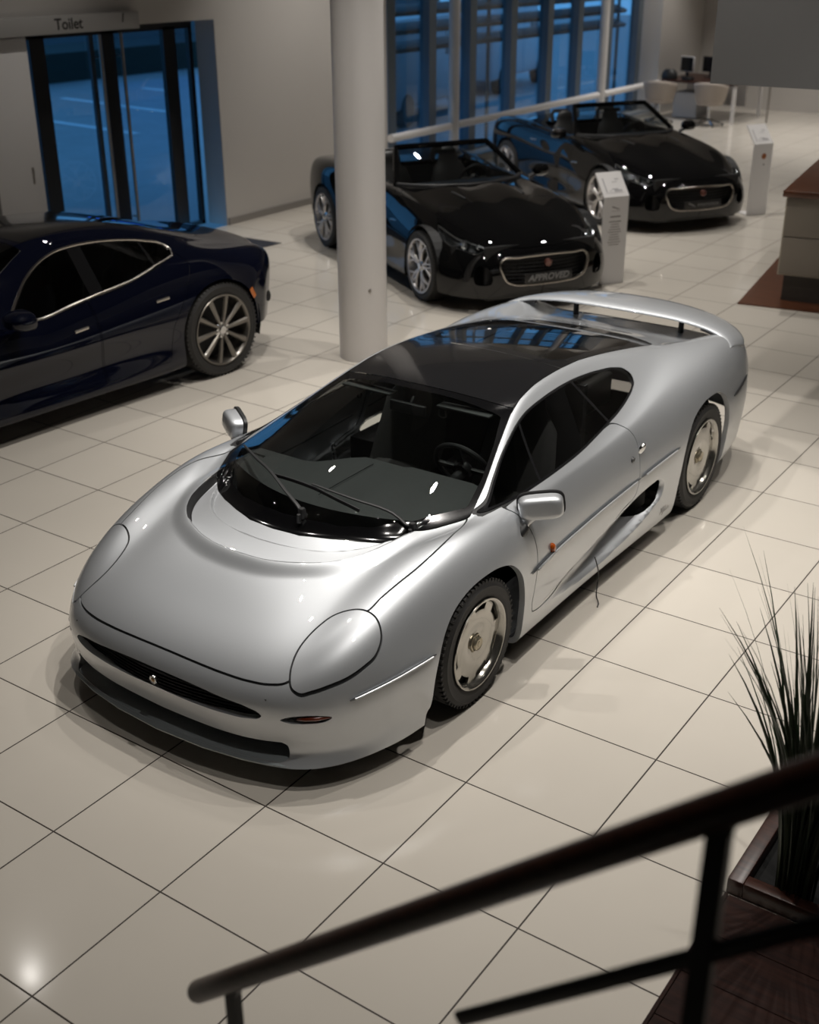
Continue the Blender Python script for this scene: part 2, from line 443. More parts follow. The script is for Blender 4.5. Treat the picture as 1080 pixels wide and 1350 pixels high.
HOOD = [(0,-1.042),(.2,-1.040),(.331,-1.034),(.47,-1.016),(.56,-.99),(.615,-.958),(.632,-.935),(.597,-.885),(.583,-.825),(.583,-.76),(.594,-.695),(.617,-.634),(.666,-.59),(.735,-.572),(.754,-.472),(.769,-.373),(.784,-.269),(.791,-.15),(.787,-.013),(.770,.10),(.745,.215)]
LAMP = [(.645,-.957),(.615,-.925),(.597,-.885),(.583,-.825),(.583,-.76),(.594,-.695),(.617,-.634),(.666,-.59),(.74,-.562),(.80,-.565),(.84,-.595),(.853,-.645),(.838,-.717),(.809,-.788),(.767,-.855),(.716,-.916),(.675,-.952)]
RECESS = [(0,-.54),(.163,-.527),(.30,-.485),(.42,-.42),(.491,-.345),(.535,-.265),(.565,-.17),(.59,-.06),(.615,.05),(.60,.3),(0,.3)]
STEP = [(0,-.405),(.15,-.392),(.29,-.355),(.377,-.31),(.44,-.255),(.485,-.20),(.525,-.13),(.56,-.06),(.59,.05),(.58,.3),(0,.3)]
INTAKE = [(.45,.272),(.6,.288),(.757,.309),(1.065,.342),(1.318,.382),(1.624,.428),(1.828,.443),(1.945,.436),(1.992,.395),(1.963,.326),(1.85,.282),(1.647,.236),(1.425,.212),(1.213,.194),(.95,.20),(.65,.24)]
DUCT = [(1.58,.385),(1.70,.43),(1.828,.438),(1.935,.43),(1.978,.394),(1.95,.33),(1.85,.292),(1.72,.275),(1.62,.30)]
DOOR = [(.414,.803),(.447,.775),(.491,.694),(.507,.626),(.503,.545),(.486,.476),(.458,.39),(.438,.31),(.447,.277),(.48,.266),(.561,.259),(.802,.268),(1.09,.285),(1.22,.293),(1.29,.325),(1.361,.386),(1.48,.425),(1.62,.452),(1.66,.50),(1.69,.60),(1.705,.68),(1.705,.745),(1.68,.80),(1.64,.835),(1.59,.85)]
ARCHF = [(-.45,-.05),(-.432,.20),(-.395,.37),(-.33,.485),(-.24,.565),(-.10,.625),(.04,.645),(.17,.637),(.27,.60),(.33,.53),(.352,.43),(.35,.25),(.345,-.05)]
ARCHR = [(2.165,-.05),(2.172,.2),(2.21,.37),(2.265,.535),(2.37,.655),(2.51,.712),(2.65,.728),(2.79,.712),(2.895,.645),(2.94,.53),(2.945,.40),(2.925,.25),(2.90,-.05)]
GRILLE = [(0,.322),(.19,.318),(.37,.322),(.503,.332),(.548,.345),(.556,.356),(.546,.368),(.50,.384),(.37,.398),(.19,.411),(0,.414)]
MOUTH = [(0,.13),(.4,.13),(.63,.132),(.645,.15),(.638,.205),(.62,.222),(.5,.215),(.3,.203),(0,.197)]
FOG = [(.628,.347),(.66,.362),(.71,.366),(.77,.357),(.793,.345),(.785,.335),(.72,.328),(.66,.333)]

def make_road_wheel(name, parent, loc, R, W, rim_r, side, kind='disc'):
    """wheel with its outer face on the +x side of loc; parts: rim > tyre, centre nut"""
    M = Matrix.Translation(loc)
    if side < 0: M = M @ Matrix.Rotation(PI, 4, 'Z')
    t = MB(); o = R - rim_r
    prof = [(rim_r - .012, -.012), (rim_r + .004, -.004), (rim_r + .016, -.001), (rim_r + o * .30, .004), (rim_r + o * .34, .0035), (rim_r + o * .62, .003), (rim_r + o * .66, .0045), (R - .024, -.004), (R - .012, -.010), (R - .003, -.024), (R, -.045)]
    for k in range(1, 5):
        h = -.045 - (W - .09) * k / 5
        prof += [(R, h + .004), (R - .006, h + .003), (R - .006, h - .003), (R, h - .004)]
    prof += [(R, -W + .045), (R - .012, -W + .01), (R - .03, -W), (rim_r, -W), (rim_r - .012, -W + .02)]
    t.lathe(prof, 72, 'x')
    # shoulder blocks
    for k in range(64):
        a = 2 * PI * k / 64
        t.box(-.030, -.008, -.006, .006, R - .016, R + .0006, M=Matrix.Rotation(a, 4, 'X'))
    rim = MB()
    if kind == 'disc':
        rim.lathe([(rim_r - .012, -.05), (rim_r - .012, -.012), (rim_r - .004, -.003), (rim_r + .006, .004), (rim_r + .004, .008), (rim_r - .004, .008), (rim_r - .012, .002), (rim_r - .018, -.010), (rim_r - .024, -.026), (rim_r - .030, -.05)], 72, 'x')
        # face disc with scalloped cut-outs along the edge
        n = 144; rr = [.034, .038, .06, .10, .14, .165]; vs = []; fs = []
        def h(r): return -.016 - .012 * sstep(np.array(r), .085, .04) + .002 * math.sin(r * 20)
        for j in range(n):
            a = 2 * PI * j / n
            ph = (j * 7 / n) % 1.0
            cutd = .034 * (1 if .28 < ph < .86 else 0)
            edge = rim_r - .017 - cutd
            for r in rr: vs.append((float(h(min(r, edge))), min(r, edge - .01) * math.cos(a), min(r, edge - .01) * math.sin(a)))
            vs.append((-.019, edge - .004, 0) if 0 else (-.0185, (edge - .003) * math.cos(a), (edge - .003) * math.sin(a)))
            vs.append((-.035, edge * math.cos(a), edge * math.sin(a)))
        k = len(rr) + 2
        for j in range(n):
            for i in range(k - 1): fs.append((j * k + i, ((j + 1) % n) * k + i, ((j + 1) % n) * k + i + 1, j * k + i + 1))
        rim.add(vs, fs)
        rim.lathe([(0, -.045), (.034, -.045), (.036, -.028)], 48, 'x')
        back = MB().lathe([(0, -.046), (rim_r - .026, -.046)], 48, 'x')
        hub = MB()
        hub.lathe([(.040, -.032), (.046, -.026), (.046, -.020), (.040, -.018)], 6, 'x')
        hub.lathe([(.034, -.022), (.034, -.008), (.030, -.004), (.026, -.006), (.024, -.004), (.014, -.004), (.012, -.002), (0, -.001)], 32, 'x')
    else:
        rim.lathe([(rim_r - .022, -W * .8), (rim_r - .014, -.03), (rim_r - .012, -.012), (rim_r - .004, -.002), (rim_r + .007, .003), (rim_r + .004, .007), (rim_r - .006, .006), (rim_r - .014, -.004), (rim_r - .022, -.02), (rim_r - .03, -W * .8)], 64, 'x')
        back = MB().lathe([(0, -W * .55), (rim_r - .022, -W * .55)], 48, 'x'); hub = MB()
        def bar(a0, r0, a1, r1, w0, w1, h0, h1):
            p0 = Vector((h0, r0 * math.cos(a0), r0 * math.sin(a0))); p1 = Vector((h1, r1 * math.cos(a1), r1 * math.sin(a1)))
            d = (p1 - p0).normalized(); s = d.cross(Vector((1, 0, 0))).normalized(); q = []
            for p, w in ((p0, w0), ((p0 + p1) / 2 + Vector((.004, 0, 0)), (w0 + w1) / 2), (p1, w1)):
                q += [p + s * w, p + s * w * .55 + Vector((.012, 0, 0)), p - s * w * .55 + Vector((.012, 0, 0)), p - s * w, p - Vector((.03, 0, 0))]
            f = []
            for i in range(2):
                for j in range(5): f.append((i * 5 + j, i * 5 + (j + 1) % 5, i * 5 + 5 + (j + 1) % 5, i * 5 + 5 + j))
            f += [(0, 1, 2, 3, 4), (14, 13, 12, 11, 10)]
            rim.add(q, f)
        if kind == 'split':                                # five pairs of forked spokes
            for k in range(5):
                a = 2 * PI * k / 5 + .2
                for sg in (-1, 1):
                    bar(a, .05, a + sg * .16, .15, .020, .016, -.018, -.012)
                    bar(a + sg * .15, .14, a + sg * .06, rim_r - .012, .013, .010, -.012, -.010)
                    bar(a + sg * .15, .14, a + sg * .42, rim_r - .012, .013, .010, -.012, -.010)
        else:                                              # ten blades
            for k in range(10):
                a = 2 * PI * k / 10 + .1
                bar(a, .04, a, rim_r - .010, .013, .027, -.020, -.008)
        hub.lathe([(.075, -.04), (.07, -.02), (.05, -.012), (.036, -.010), (.034, -.002), (.03, .002), (0, .003)], 32, 'x')
        for k in range(5):
            a = 2 * PI * k / 5 + .5
            hub.lathe([(.011, -.012), (.011, -.006), (0, -.005)], 10, 'x', c=(0, .058 * math.cos(a), .058 * math.sin(a)))
    rm = rim.build(name, M_ALLOY if kind == 'disc' else M_ALLOYB if kind == 'split' else M_ALLOYD, parent, smooth=True, angle=30)
    ty = t.build('tyre', M_RUB, rm, smooth=True, angle=40)
    bk = back.build('dark_backing', M_GAP, rm)  # black disc added behind the face so its openings look dark
    hb = hub.build('centre_cap', M_CHROME if kind != 'disc' else M_HUB, rm, smooth=True, angle=30)
    rm.matrix_local = M
    return rm
M_ALLOYD = mat('dull_alloy', (.20, .185, .165), .3, .85, coat=.4)
M_ALLOYB = mat('bright_alloy', (.55, .53, .52), .28, .85, coat=.4)
M_HUB = mat('wheel_nut_metal', (.45, .40, .30), .3, .8)

def tube_on(pm_all, pts, axis, r, n=10, lift=.004, flat=None, steps=6):
    pp = smooth_poly(pts, steps, closed=False)
    hits = drop(pm_all.V, pm_all.N, pm_all.F, pp, axis)
    return [(h[0] + h[1] * lift, h[1]) for h in hits]

def build_sports_car():
    root = empty('sports_car', (-1.24, 1.15, 0))
    tag(root, 'low silver sports car with a black roof, parked alone in the foreground', 'car')
    m = Surf(SX, 400, 232).mesh()
    clean = PM(m.V.copy(), m.N.copy(), list(m.F))
    # stepped cowl in front of the windscreen
    rec, stp = smooth_poly(mir_poly(RECESS), 6, sharp=(0,)), smooth_poly(mir_poly(STEP), 6, sharp=(0,))
    for poly, offs in ((rec, (0., -.006)), (stp, (0., -.006))):
        for o in offs:
            m = m.imprint(top_f(m, poly, .6) - o)
    dr, ds = top_f(m, rec, .6), top_f(m, stp, .6)
    dr2, ds2 = dr, ds
    up = m.V[:, 2] > .6
    y = m.V[:, 1]
    base = sdist(m.V[:, :2], smooth_poly(mir_poly(SCREEN + [(.6, .6), (0, .6)]), 4))
    fade = sstep(base, 0.0, .035)                     # lie flush again at the screen
    d = .018 * (1 - sstep(dr2, 0, .085)) * (dr2 >= 0) + np.where(dr2 < 0, -.026 * np.clip(-dr2 / .006, 0, 1) + .018 * (1 - np.clip(-dr2 / .006, 0, 1)), 0)
    d += np.where(ds2 < 0, -.017 * np.clip(-ds2 / .006, 0, 1), 0)
    ends = sstep(np.abs(m.V[:, 0]) + np.maximum(y, -.2) * .9, .70, .50)   # the steps die out beside the screen
    d = np.where(up & (y < .5), d * np.where(base < 0, 1 - sstep(-base, 0, .11), 1), 0) * np.clip(ends, 0, 1)
    m = m.shift(d)
    # scooped flanks
    ip = smooth_poly(INTAKE, 5)
    for s in (1, -1):
        for o in (0., -.012):
            m = m.imprint(side_f(m, ip, s, .8) - o)
        f = side_f(m, ip, s, .8)
        dep = .012 + .085 * sstep(m.V[:, 1], .5, 1.75)
        m.V[:, 0] -= s * np.where(f < 0, dep * sstep(-f, 0, .05) * .9 + dep * .1 * np.clip(-f / .012, 0, 1), 0)
    m = renormal(m)
    full = PM(m.V, m.N, m.F)
    sh = Shell(m)
    # openings
    for s in (1, -1):
        sh.hole(lambda q: side_f(q, smooth_poly(ARCHF, 6), s, .6))
        sh.hole(lambda q: side_f(q, smooth_poly(ARCHR, 6), s, .6))
        sh.hole(lambda q: side_f(q, smooth_poly(DUCT, 5), s, .7))
        fg = smooth_poly([(s * x, z) for x, z in FOG], 5)
        sh.hole(lambda q: front_f(q, fg, -.8))
    mouth = np.array(mir_poly(MOUTH)); sh.hole(lambda q: front_f(q, mouth, -.7))
    gr = smooth_poly(mir_poly(GRILLE), 4); sh.hole(lambda q: front_f(q, gr, -.9))
    # glass house
    can = np.array(mir_poly(SCREEN + ROOFSIDE))
    cap = sh.take(lambda q: top_f(q, can, .7), .002, .004)
    glow = np.array(mir_poly(GLASSLOW + [(.655, .50), (.585, .72), (.515, .90), (.30, .885), (0, .865)]))
    ws_line = lambda q: q.V[:, 1] - (.918 + .25 * q.V[:, 0] ** 2)
    rf_line = lambda q: q.V[:, 1] - 1.57
    screen_all, rest = cap.cut(ws_line(cap))
    roof, rear = rest.cut(rf_line(rest))
    glassp, frame = screen_all.cut(top_f(screen_all, glow, .7))
    cow = smooth_poly(mir_poly([(0, -.232), (.2, -.205), (.43, -.10), (.57, .05), (.72, .30), (.3, .4), (0, .4)]), 4)
    frame.build('windscreen_surround', mat('satin_black', (.004, .004, .0045), .10, spec=.4), root)
    glassp.build('windscreen', M_GLASSF, root)
    roof.cut(ws_line(roof) - .006)[1].build('roof_panel', M_BLACK, root)
    rg = np.array(mir_poly([(0, 1.66), (.40, 1.66), (.435, 1.75), (.45, 2.1), (.465, 2.45), (.43, 2.62), (.3, 2.70), (0, 2.73)]))
    rg_in, rg_out = rear.cut(rf_line(rear) - .006)[1].cut(1) if 0 else rear.cut(rf_line(rear) - .006)[1].cut(np.full(1, 1.)) if 0 else (None, rear.cut(rf_line(rear) - .006)[1])
    a, b = rg_out.cut(top_f(rg_out, rg, .7))
    b.build('rear_window_surround', M_BLACK, root); a.build('rear_window', M_GLASSD, root)
    # bonnet and lamps
    lampR = smooth_poly(LAMP, 5)
    for s in (1, -1):
        lp = lampR * [s, 1]
        cov = sh.take(lambda q: top_f(q, lp, .35), .0042, .009)
        cov.build('headlight_cover', M_SILVER, root)
    hood = np.array(mir_poly(HOOD + list(SCREEN[::-1])[0:0] + [(.737, .222)]) )
    hp = np.concatenate([smooth_poly(HOOD, 4, closed=False), [(.6, .5), (0, .5)]]); hood = np.concatenate([hp, hp[::-1] * [-1, 1]])
    hd = sh.take(lambda q: np.where(q.V[:, 1] < .3, top_f(q, hood, .35), 1.), .0042, .009)
    # shadow gap where the bonnet lip overhangs the stepped cowl
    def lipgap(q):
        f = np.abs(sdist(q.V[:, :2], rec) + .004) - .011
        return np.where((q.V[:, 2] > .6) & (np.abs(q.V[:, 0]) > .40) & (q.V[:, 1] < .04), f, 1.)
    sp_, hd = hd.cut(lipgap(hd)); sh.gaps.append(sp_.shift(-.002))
    hd.build('bonnet', M_SILVER, root)
    # doors and side windows
    wp = smooth_poly(WIN, 4)
    for s in (1, -1):
        w = sh.take(lambda q: side_f(q, wp, s, .45), .002, .004)
        # window: quarter light, main pane, rear quarter
        d1 = lambda q: (q.V[:, 1] - np.interp(q.V[:, 2], [.814, 1.019], [.778, .944]))
        d2 = lambda q: (q.V[:, 1] - np.interp(q.V[:, 2], [.856, 1.063], [1.60, 1.545]))
        edge, wi = (lambda r: (r[1], r[0]))(w.cut(side_f(w, wp, s, .45) + .007))
        bars = []
        rest = wi
        pa, rest = rest.cut(d1(rest) + .009); bar1, rest = rest.cut(d1(rest) - .009)
        pb, rest = rest.cut(d2(rest) + .016); bar2, pc = rest.cut(d2(rest) - .006)
        seal = edge.join(bar1).join(bar2)
        sl = seal.build('window_seal', M_BLACK, root)
        for p in (pa, pb, pc): p.build('window_pane', M_GLASSD, root)
        dp = smooth_poly(DOOR, 4, sharp=(0, len(DOOR) - 1))
        dp = np.concatenate([dp[:-3], [(1.59, .86), (1.2, .86), (.6, .84), (.40, .84)]]) if 0 else dp
        door = sh.take(lambda q: side_f(q, dp, s, .45), .003, .008)
        dr_ = door.build('door', M_SILVER, root)
        # handle, lock
        h = drop(full.V, full.N, full.F, [(1.735, .675), (1.622, .652)], 'x')
        p, n = h[0]; p = p * [s, 1, 1]
        hb = MB()
        hb.lathe([(0, .014), (.016, .013), (.028, .007), (.033, 0), (.033, -.012)], 28, 'x')
        ho = hb.build('door_handle', M_CHROME, dr_, smooth=True)
        ho.matrix_local = Matrix.Translation(p) @ Matrix.Rotation(.45 if s > 0 else PI - .45, 4, 'Y') @ Matrix.Diagonal((1, 1.0, 1.35, 1))
        p, n = h[1]; p = p * [s, 1, 1]
        lk = MB().lathe([(0, .002), (.006, .003), (.014, .006), (.019, .004), (.019, -.01)], 24, 'x')
        lo = lk.build('door_lock', M_TRIM, dr_, smooth=True); lo.matrix_local = Matrix.Translation(p) @ Matrix.Rotation(.3 if s > 0 else PI - .3, 4, 'Y')
    # dark recesses behind the flank openings
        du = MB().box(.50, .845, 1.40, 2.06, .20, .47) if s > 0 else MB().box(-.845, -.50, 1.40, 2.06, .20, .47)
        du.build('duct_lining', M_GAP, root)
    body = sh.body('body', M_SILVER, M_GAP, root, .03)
    # wheel houses, floor
    for s in (1, -1):
        for (cy, cz, r, x0) in ((-.045, .29, .385, .62), (2.56, .34, .40, .55)):
            n = 24; vs = []; fs = []
            for i in range(n + 1):
                a = PI * (i / n) * 1.16 - .08 * PI
                for x in (.885, x0): vs.append((s * x, cy + r * math.cos(a), cz + r * math.sin(a)))
            for i in range(n): fs.append((2 * i, 2 * i + 1, 2 * i + 3, 2 * i + 2))
            o = len(vs); vs.append((s * x0, cy, cz))
            for i in range(n): fs.append((2 * i + 1, o, 2 * i + 3))
            MB().add(vs, fs).build('wheel_housing', M_GAP, root)
    fl = MB(); fl.box(-.90, .90, -.42, -.40, .11, .5); fl.box(-.6, .6, -.85, 3.4, .105, .125); fl.box(-.92, .92, .40, 2.15, .105, .125)
    fl.box(-.66, .66, -.86, -.84, .11, .44); fl.box(-.9, .9, 3.0, 3.02, .16, .5)
    fl.build('floor_pan', M_GAP, root)
    # nose: grille, badge, intake, splitter, indicators
    g = MB()
    for k in range(5):
        z = .334 + k * .0165; hw = .545 - abs(z - .357) * 1.2
        pts = [(x, -1.092 + .115 * (x / .6) ** 2 * 1.0 - .004, z + (.006 if 0 else .0)) for x in np.linspace(-hw, hw, 25)]
        g.tube(pts, .0038, 8, flat=(1.6, 1))
    g.box(-.57, .57, -1.03, -1.0, .30, .43)
    go = g.build('grille', M_TRIM, root, smooth=True)
    b = MB(); b.lathe([(.0, .010), (.014, .010), (.016, .012), (.0195, .011), (.021, .006), (.021, -.01)], 32, 'z')
    bo = b.build('badge', M_CHROME, go, smooth=True); bo.matrix_local = Matrix.Translation((0, -1.106, .362)) @ Matrix.Rotation(PI / 2, 4, 'X')
    face = MB(); face.lathe([(0, .004), (.006, .004), (.009, .001), (.013, 0)], 20, 'z')
    for dx in (-.006, .006): face.lathe([(0, .004), (.0025, .003), (.004, 0)], 10, 'z', c=(dx, .007, 0))
    fo = face.build('badge_relief', M_BRONZE, bo, smooth=True); fo.matrix_local = Matrix.Translation((0, 0, .0095))
    sp = MB(); n = 40; vs = []; fs = []
    lipx = [0, .26, .46, .60, .648]; lipy = [-1.122, -1.108, -1.075, -1.035, -1.012]
    for i in range(n + 1):
        x = -.648 + 1.296 * i / n; yl = float(np.interp(abs(x), lipx, lipy))
        vs += [(x, yl + .02, .108), (x, yl - .004, .112), (x, yl - .006, .120), (x, yl + .004, .127), (x, yl + .10, .155), (x, yl + .24, .178), (x, yl + .24, .11)]
    for i in range(n):
        for j in range(7): fs.append((i * 7 + j, i * 7 + (j + 1) % 7, i * 7 + 7 + (j + 1) % 7, i * 7 + 7 + j))
    fs += [tuple(range(7)), tuple(n * 7 + j for j in range(7))[::-1]]
    sp.add(vs, fs); sp.build('front_splitter', mat('silver_lip_paint', (.40, .44, .46), .36, .30, coat=.8), root, smooth=True, angle=40)
    MB().box(-.655, .655, -.98, -.87, .105, .29).build('intake_lining', M_GAP, root) if 0 else None
    for s in (1, -1):
        L = MB(); vs = []
        L.box(.684, .786, -.965, -.90, .336, .357, M=Matrix.Diagonal((s, 1, 1, 1)))
        lo = MB()
        pts = [(s * x, yy, z) for x, yy, z in ((.680, -.972, .346), (.71, -.955, .346), (.745, -.924, .345), (.783, -.882, .344))]
        lo.tube(pts, [.006, .010, .010, .005], 12, flat=(1.0, 1.0))
        lo.build('indicator_lens', M_AMBERD, root, smooth=True)
        sc = MB(); sc.box(.60, .74, -.90, -.84, .318, .375, M=Matrix.Diagonal((s, 1, 1, 1))); sc.box(.70, .785, -.86, -.78, .318, .375, M=Matrix.Diagonal((s, 1, 1, 1))); sc.build('indicator_recess', mat('silver_recess_paint', (.45, .46, .47), .45, .7), root)
        # flank trim strips
        for nm, pts in (('bumper_strip', [(-.81, .404), (-.70, .424), (-.54, .446), (-.385, .457)]), ('door_strip', [(.43, .492), (.7, .503), (1.0, .508), (1.32, .52), (1.685, .531)]), ('flank_strip', [(1.70, .532), (1.9, .541), (2.17, .553)]), ('tail_strip', [(3.03, .617), (3.2, .628), (3.40, .642)])):
            P = tube_on(clean, pts, 'x', .01, lift=.005)
            Nn = [q[1] * [s, 1, 1] for q in P]; P = [q[0] * [s, 1, 1] for q in P]
            k = len(P); rad = [.011 * min(1, .35 + i * .3, .35 + (k - 1 - i) * .3) for i in range(k)]
            tb = MB().tube(P, rad, 10, flat=(.6, 1.0))
            st = tb.build(nm, M_STRIP if nm != 'tail_strip' else M_TRIM, root, smooth=True)
            if nm != 'tail_strip':
                q = MB().tube([p + n * .0088 + np.array([0, 0, .0015]) for p, n in zip(P[1:-1], Nn[1:-1])], .0052, 8); q.build('bright_insert', M_INSERT, st, smooth=True)
        h = drop(full.V, full.N, full.F, [(.662, .527)], 'x')[0][0] * [s, 1, 1]
        rp = MB().lathe([(0, .020), (.011, .017), (.018, .008), (.020, -.004)], 20, 'x')
        ro = rp.build('side_repeater', M_AMBER, root, smooth=True); ro.matrix_local = Matrix.Translation(h) @ Matrix.Diagonal((s, 1.0, 1.35, 1))
        # mirrors
        build_mirror(root, s)
        # wheels
        make_road_wheel('wheel', root, (s * .965, -.005, .312), .312, .25, .218, s)
        make_road_wheel('wheel', root, (s * .965, 2.62, .335), .335, .30, .236, s)
    build_wing(root); build_wipers(root, full); build_cabin(root)
    tx = text_obj('model_lettering', 'XJ220', .055, mat('faint_lettering', (.30, .29, .28), .4, .5), root, extrude=.0006, shear=.35)
    hh = drop(full.V, full.N, full.F, [(2.03, .215)], 'x')[0]
    tx.matrix_local = Matrix.Translation(hh[0] + np.array([.001, 0, 0])) @ Matrix(((0, 0, 1, 0), (1, 0, 0, 0), (0, 1, 0, 0), (0, 0, 0, 1)))
    return root

def loft(secs, closed_ends=True):
    mb = MB(); n = len(secs[0]); vs = [p for s in secs for p in s]; fs = []
    for i in range(len(secs) - 1):
        for j in range(n): fs.append((i * n + j, i * n + (j + 1) % n, (i + 1) * n + (j + 1) % n, (i + 1) * n + j))
    if closed_ends: fs += [tuple(range(n))[::-1], tuple((len(secs) - 1) * n + j for j in range(n))]
    return mb.add(vs, fs)

def superell(cx, cz, a, b, y, n=28, e=2.6):
    out = []
    for k in range(n):
        t = 2 * PI * k / n; c, s = math.cos(t), math.sin(t)
        out.append((cx + a * math.copysign(abs(c) ** (2 / e), c), y, cz + b * math.copysign(abs(s) ** (2 / e), s)))
    return out

def build_mirror(root, s):
    # housing: blunt shell facing forward, open black rim to the rear
    E4 = 4.0; C0 = (0., 0.)
    secs = [superell(0, 0, .070, .030, -.048, e=3.), superell(0, 0, .088, .042, -.046, e=E4), superell(0, 0, .100, .051, -.038, e=E4), superell(0, .001, .106, .056, -.022, e=E4), superell(0, .002, .108, .058, .010, e=E4), superell(0, .003, .109, .059, .020, e=E4)]
    tilt = Matrix.Translation((.972, .515, .806)) @ Matrix.Rotation(math.radians(33), 4, 'Z') @ Matrix.Rotation(math.radians(-6), 4, 'Y') @ Matrix.Rotation(math.radians(-8), 4, 'X')
    S_ = Matrix.Diagonal((s, 1, 1, 1)) @ tilt
    fx = lambda sc: [[S_ @ Vector(p) for p in q] for q in sc]
    h = loft(fx(secs)).build('mirror_housing', M_SILVER, root, smooth=True, angle=50)
    secs = [superell(0, .003, .109, .059, .019, e=E4), superell(.002, .006, .116, .066, .023, e=E4), superell(.002, .006, .116, .066, .042, e=E4), superell(.002, .006, .104, .056, .042, e=E4), superell(.002, .006, .102, .054, .034, e=E4)]
    loft(fx(secs)).build('mirror_rim', M_TRIM, h, smooth=True, angle=40)
    g = MB().add([S_ @ Vector(p) for p in superell(.002, .006, .102, .054, .0345, e=E4)], [tuple(range(28))]); g.build('mirror_glass', M_CHROME, h)
    D_ = Matrix.Diagonal((s, 1, 1, 1))
    a = MB().tube([D_ @ Vector(p) for p in ((.925, .492, .772), (.918, .476, .748), (.915, .462, .728), (.915, .452, .716))], [.046, .036, .026, .024], 16, flat=(1.15, .8)); a.build('mirror_arm', M_SILVER, h, smooth=True)
    b = MB().tube([D_ @ Vector(p) for p in ((.916, .455, .722), (.912, .440, .710), (.90, .42, .69))], [.030, .034, .036], 16, flat=(1.2, .8)); b.build('mirror_foot', M_TRIM, h, smooth=True)

def build_wing(root):
    K = [(0, 3.27, .978, 3.74, .958), (.25, 3.275, .975, 3.73, .954), (.45, 3.285, .965, 3.70, .940), (.60, 3.29, .946, 3.67, .918), (.70, 3.285, .926, 3.63, .895), (.78, 3.26, .904, 3.585, .868), (.835, 3.215, .879, 3.53, .840), (.862, 3.19, .860, 3.47, .818)]
    K = [(-a, b, c, d, e) for a, b, c, d, e in K[:0:-1]] + K
    xs = [k[0] for k in K]; n = 60; vs = []; fs = []; secs = []
    ext = smooth_poly([(k[0], k[1]) for k in K], 6, False); ext2 = smooth_poly([(k[0], k[2]) for k in K], 6, False); e3 = smooth_poly([(k[0], k[3]) for k in K], 6, False); e4 = smooth_poly([(k[0], k[4]) for k in K], 6, False)
    for a, b, c, d in zip(ext, ext2, e3, e4):
        x = a[0]; y0, z0, y1, z1 = a[1], b[1], c[1], d[1]
        th = .016 if abs(x) < .8 else .012
        q = []
        L = y1 - y0
        prof = [(0, -.006), (.0, .003), (.03, .010), (.15, .019), (.35, .022), (.6, .017), (.85, .008), (.97, .003), (1.0, -.006), (.97, -.024), (.8, -.022), (.5, -.020), (.2, -.016), (.03, -.013)]
        for t, h in prof: q.append((x, y0 + L * t, z0 + (z1 - z0) * t + h))
        secs.append(q)
    w = loft(secs).build('rear_wing', M_SILVER, root, smooth=True, angle=45)
    for s in (1, -1):
        sl = [(s * a[0], a[1] + .004, b[1] - .018) for a, b in zip(ext, ext2) if a[0] > .60]
        MB().tube(sl, .007, 8).build('wing_slit', M_GAP, w, smooth=True)  # black tube added to draw the dark slit under the wing end
        p = MB(); p.lathe([(.024, 0), (.018, .01), (.016, .14), (.020, .165)], 20, 'z', M=Matrix.Translation((s * .40, 3.50, .785)) @ Matrix.Diagonal((1, 1.6, 1, 1)))
        p.build('wing_post', M_TRIM, w, smooth=True)

def build_wipers(root, full):
    def path(pts, lift, n=4):
        pp = smooth_poly(pts, n, False); return [h[0] + np.array([0, 0, lift]) for h in drop(full.V, full.N, full.F, pp, 'z')]
    for pts, blade in (([(.107, -.208), (-.062, -.122), (-.243, -.017), (-.428, .084), (-.644, .234)], [(-.09, -.10), (-.243, -.01), (-.428, .092), (-.63, .23)]),
                       ([(.585, .005), (.441, -.004), (.295, -.03), (.14, -.036), (.03, -.032)], [(.335, -.068), (.21, -.061), (.054, -.041), (-.08, -.03), (-.227, -.02)])):
        P = path(pts, .020); k = len(P)
        a = MB().tube(P, [.011 - .005 * i / k for i in range(k)], 8, flat=(1, .6))
        c = P[0]; a.lathe([(0, .022), (.014, .020), (.018, .012), (.018, -.03)], 20, 'z', c=tuple(c))
        a.lathe([(0, .014), (.009, .012), (.011, -.03)], 16, 'z', c=(c[0] - .05 if 0 else c[0] + .01, c[1] - .035, c[2] - .008))
        w = a.build('wiper', M_TRIM, root, smooth=True)
        B = path(blade, .008)
        b = MB().tube(B, .0075, 6, flat=(.7, 1.3)); b.build('wiper_blade', M_GAP, w, smooth=True)

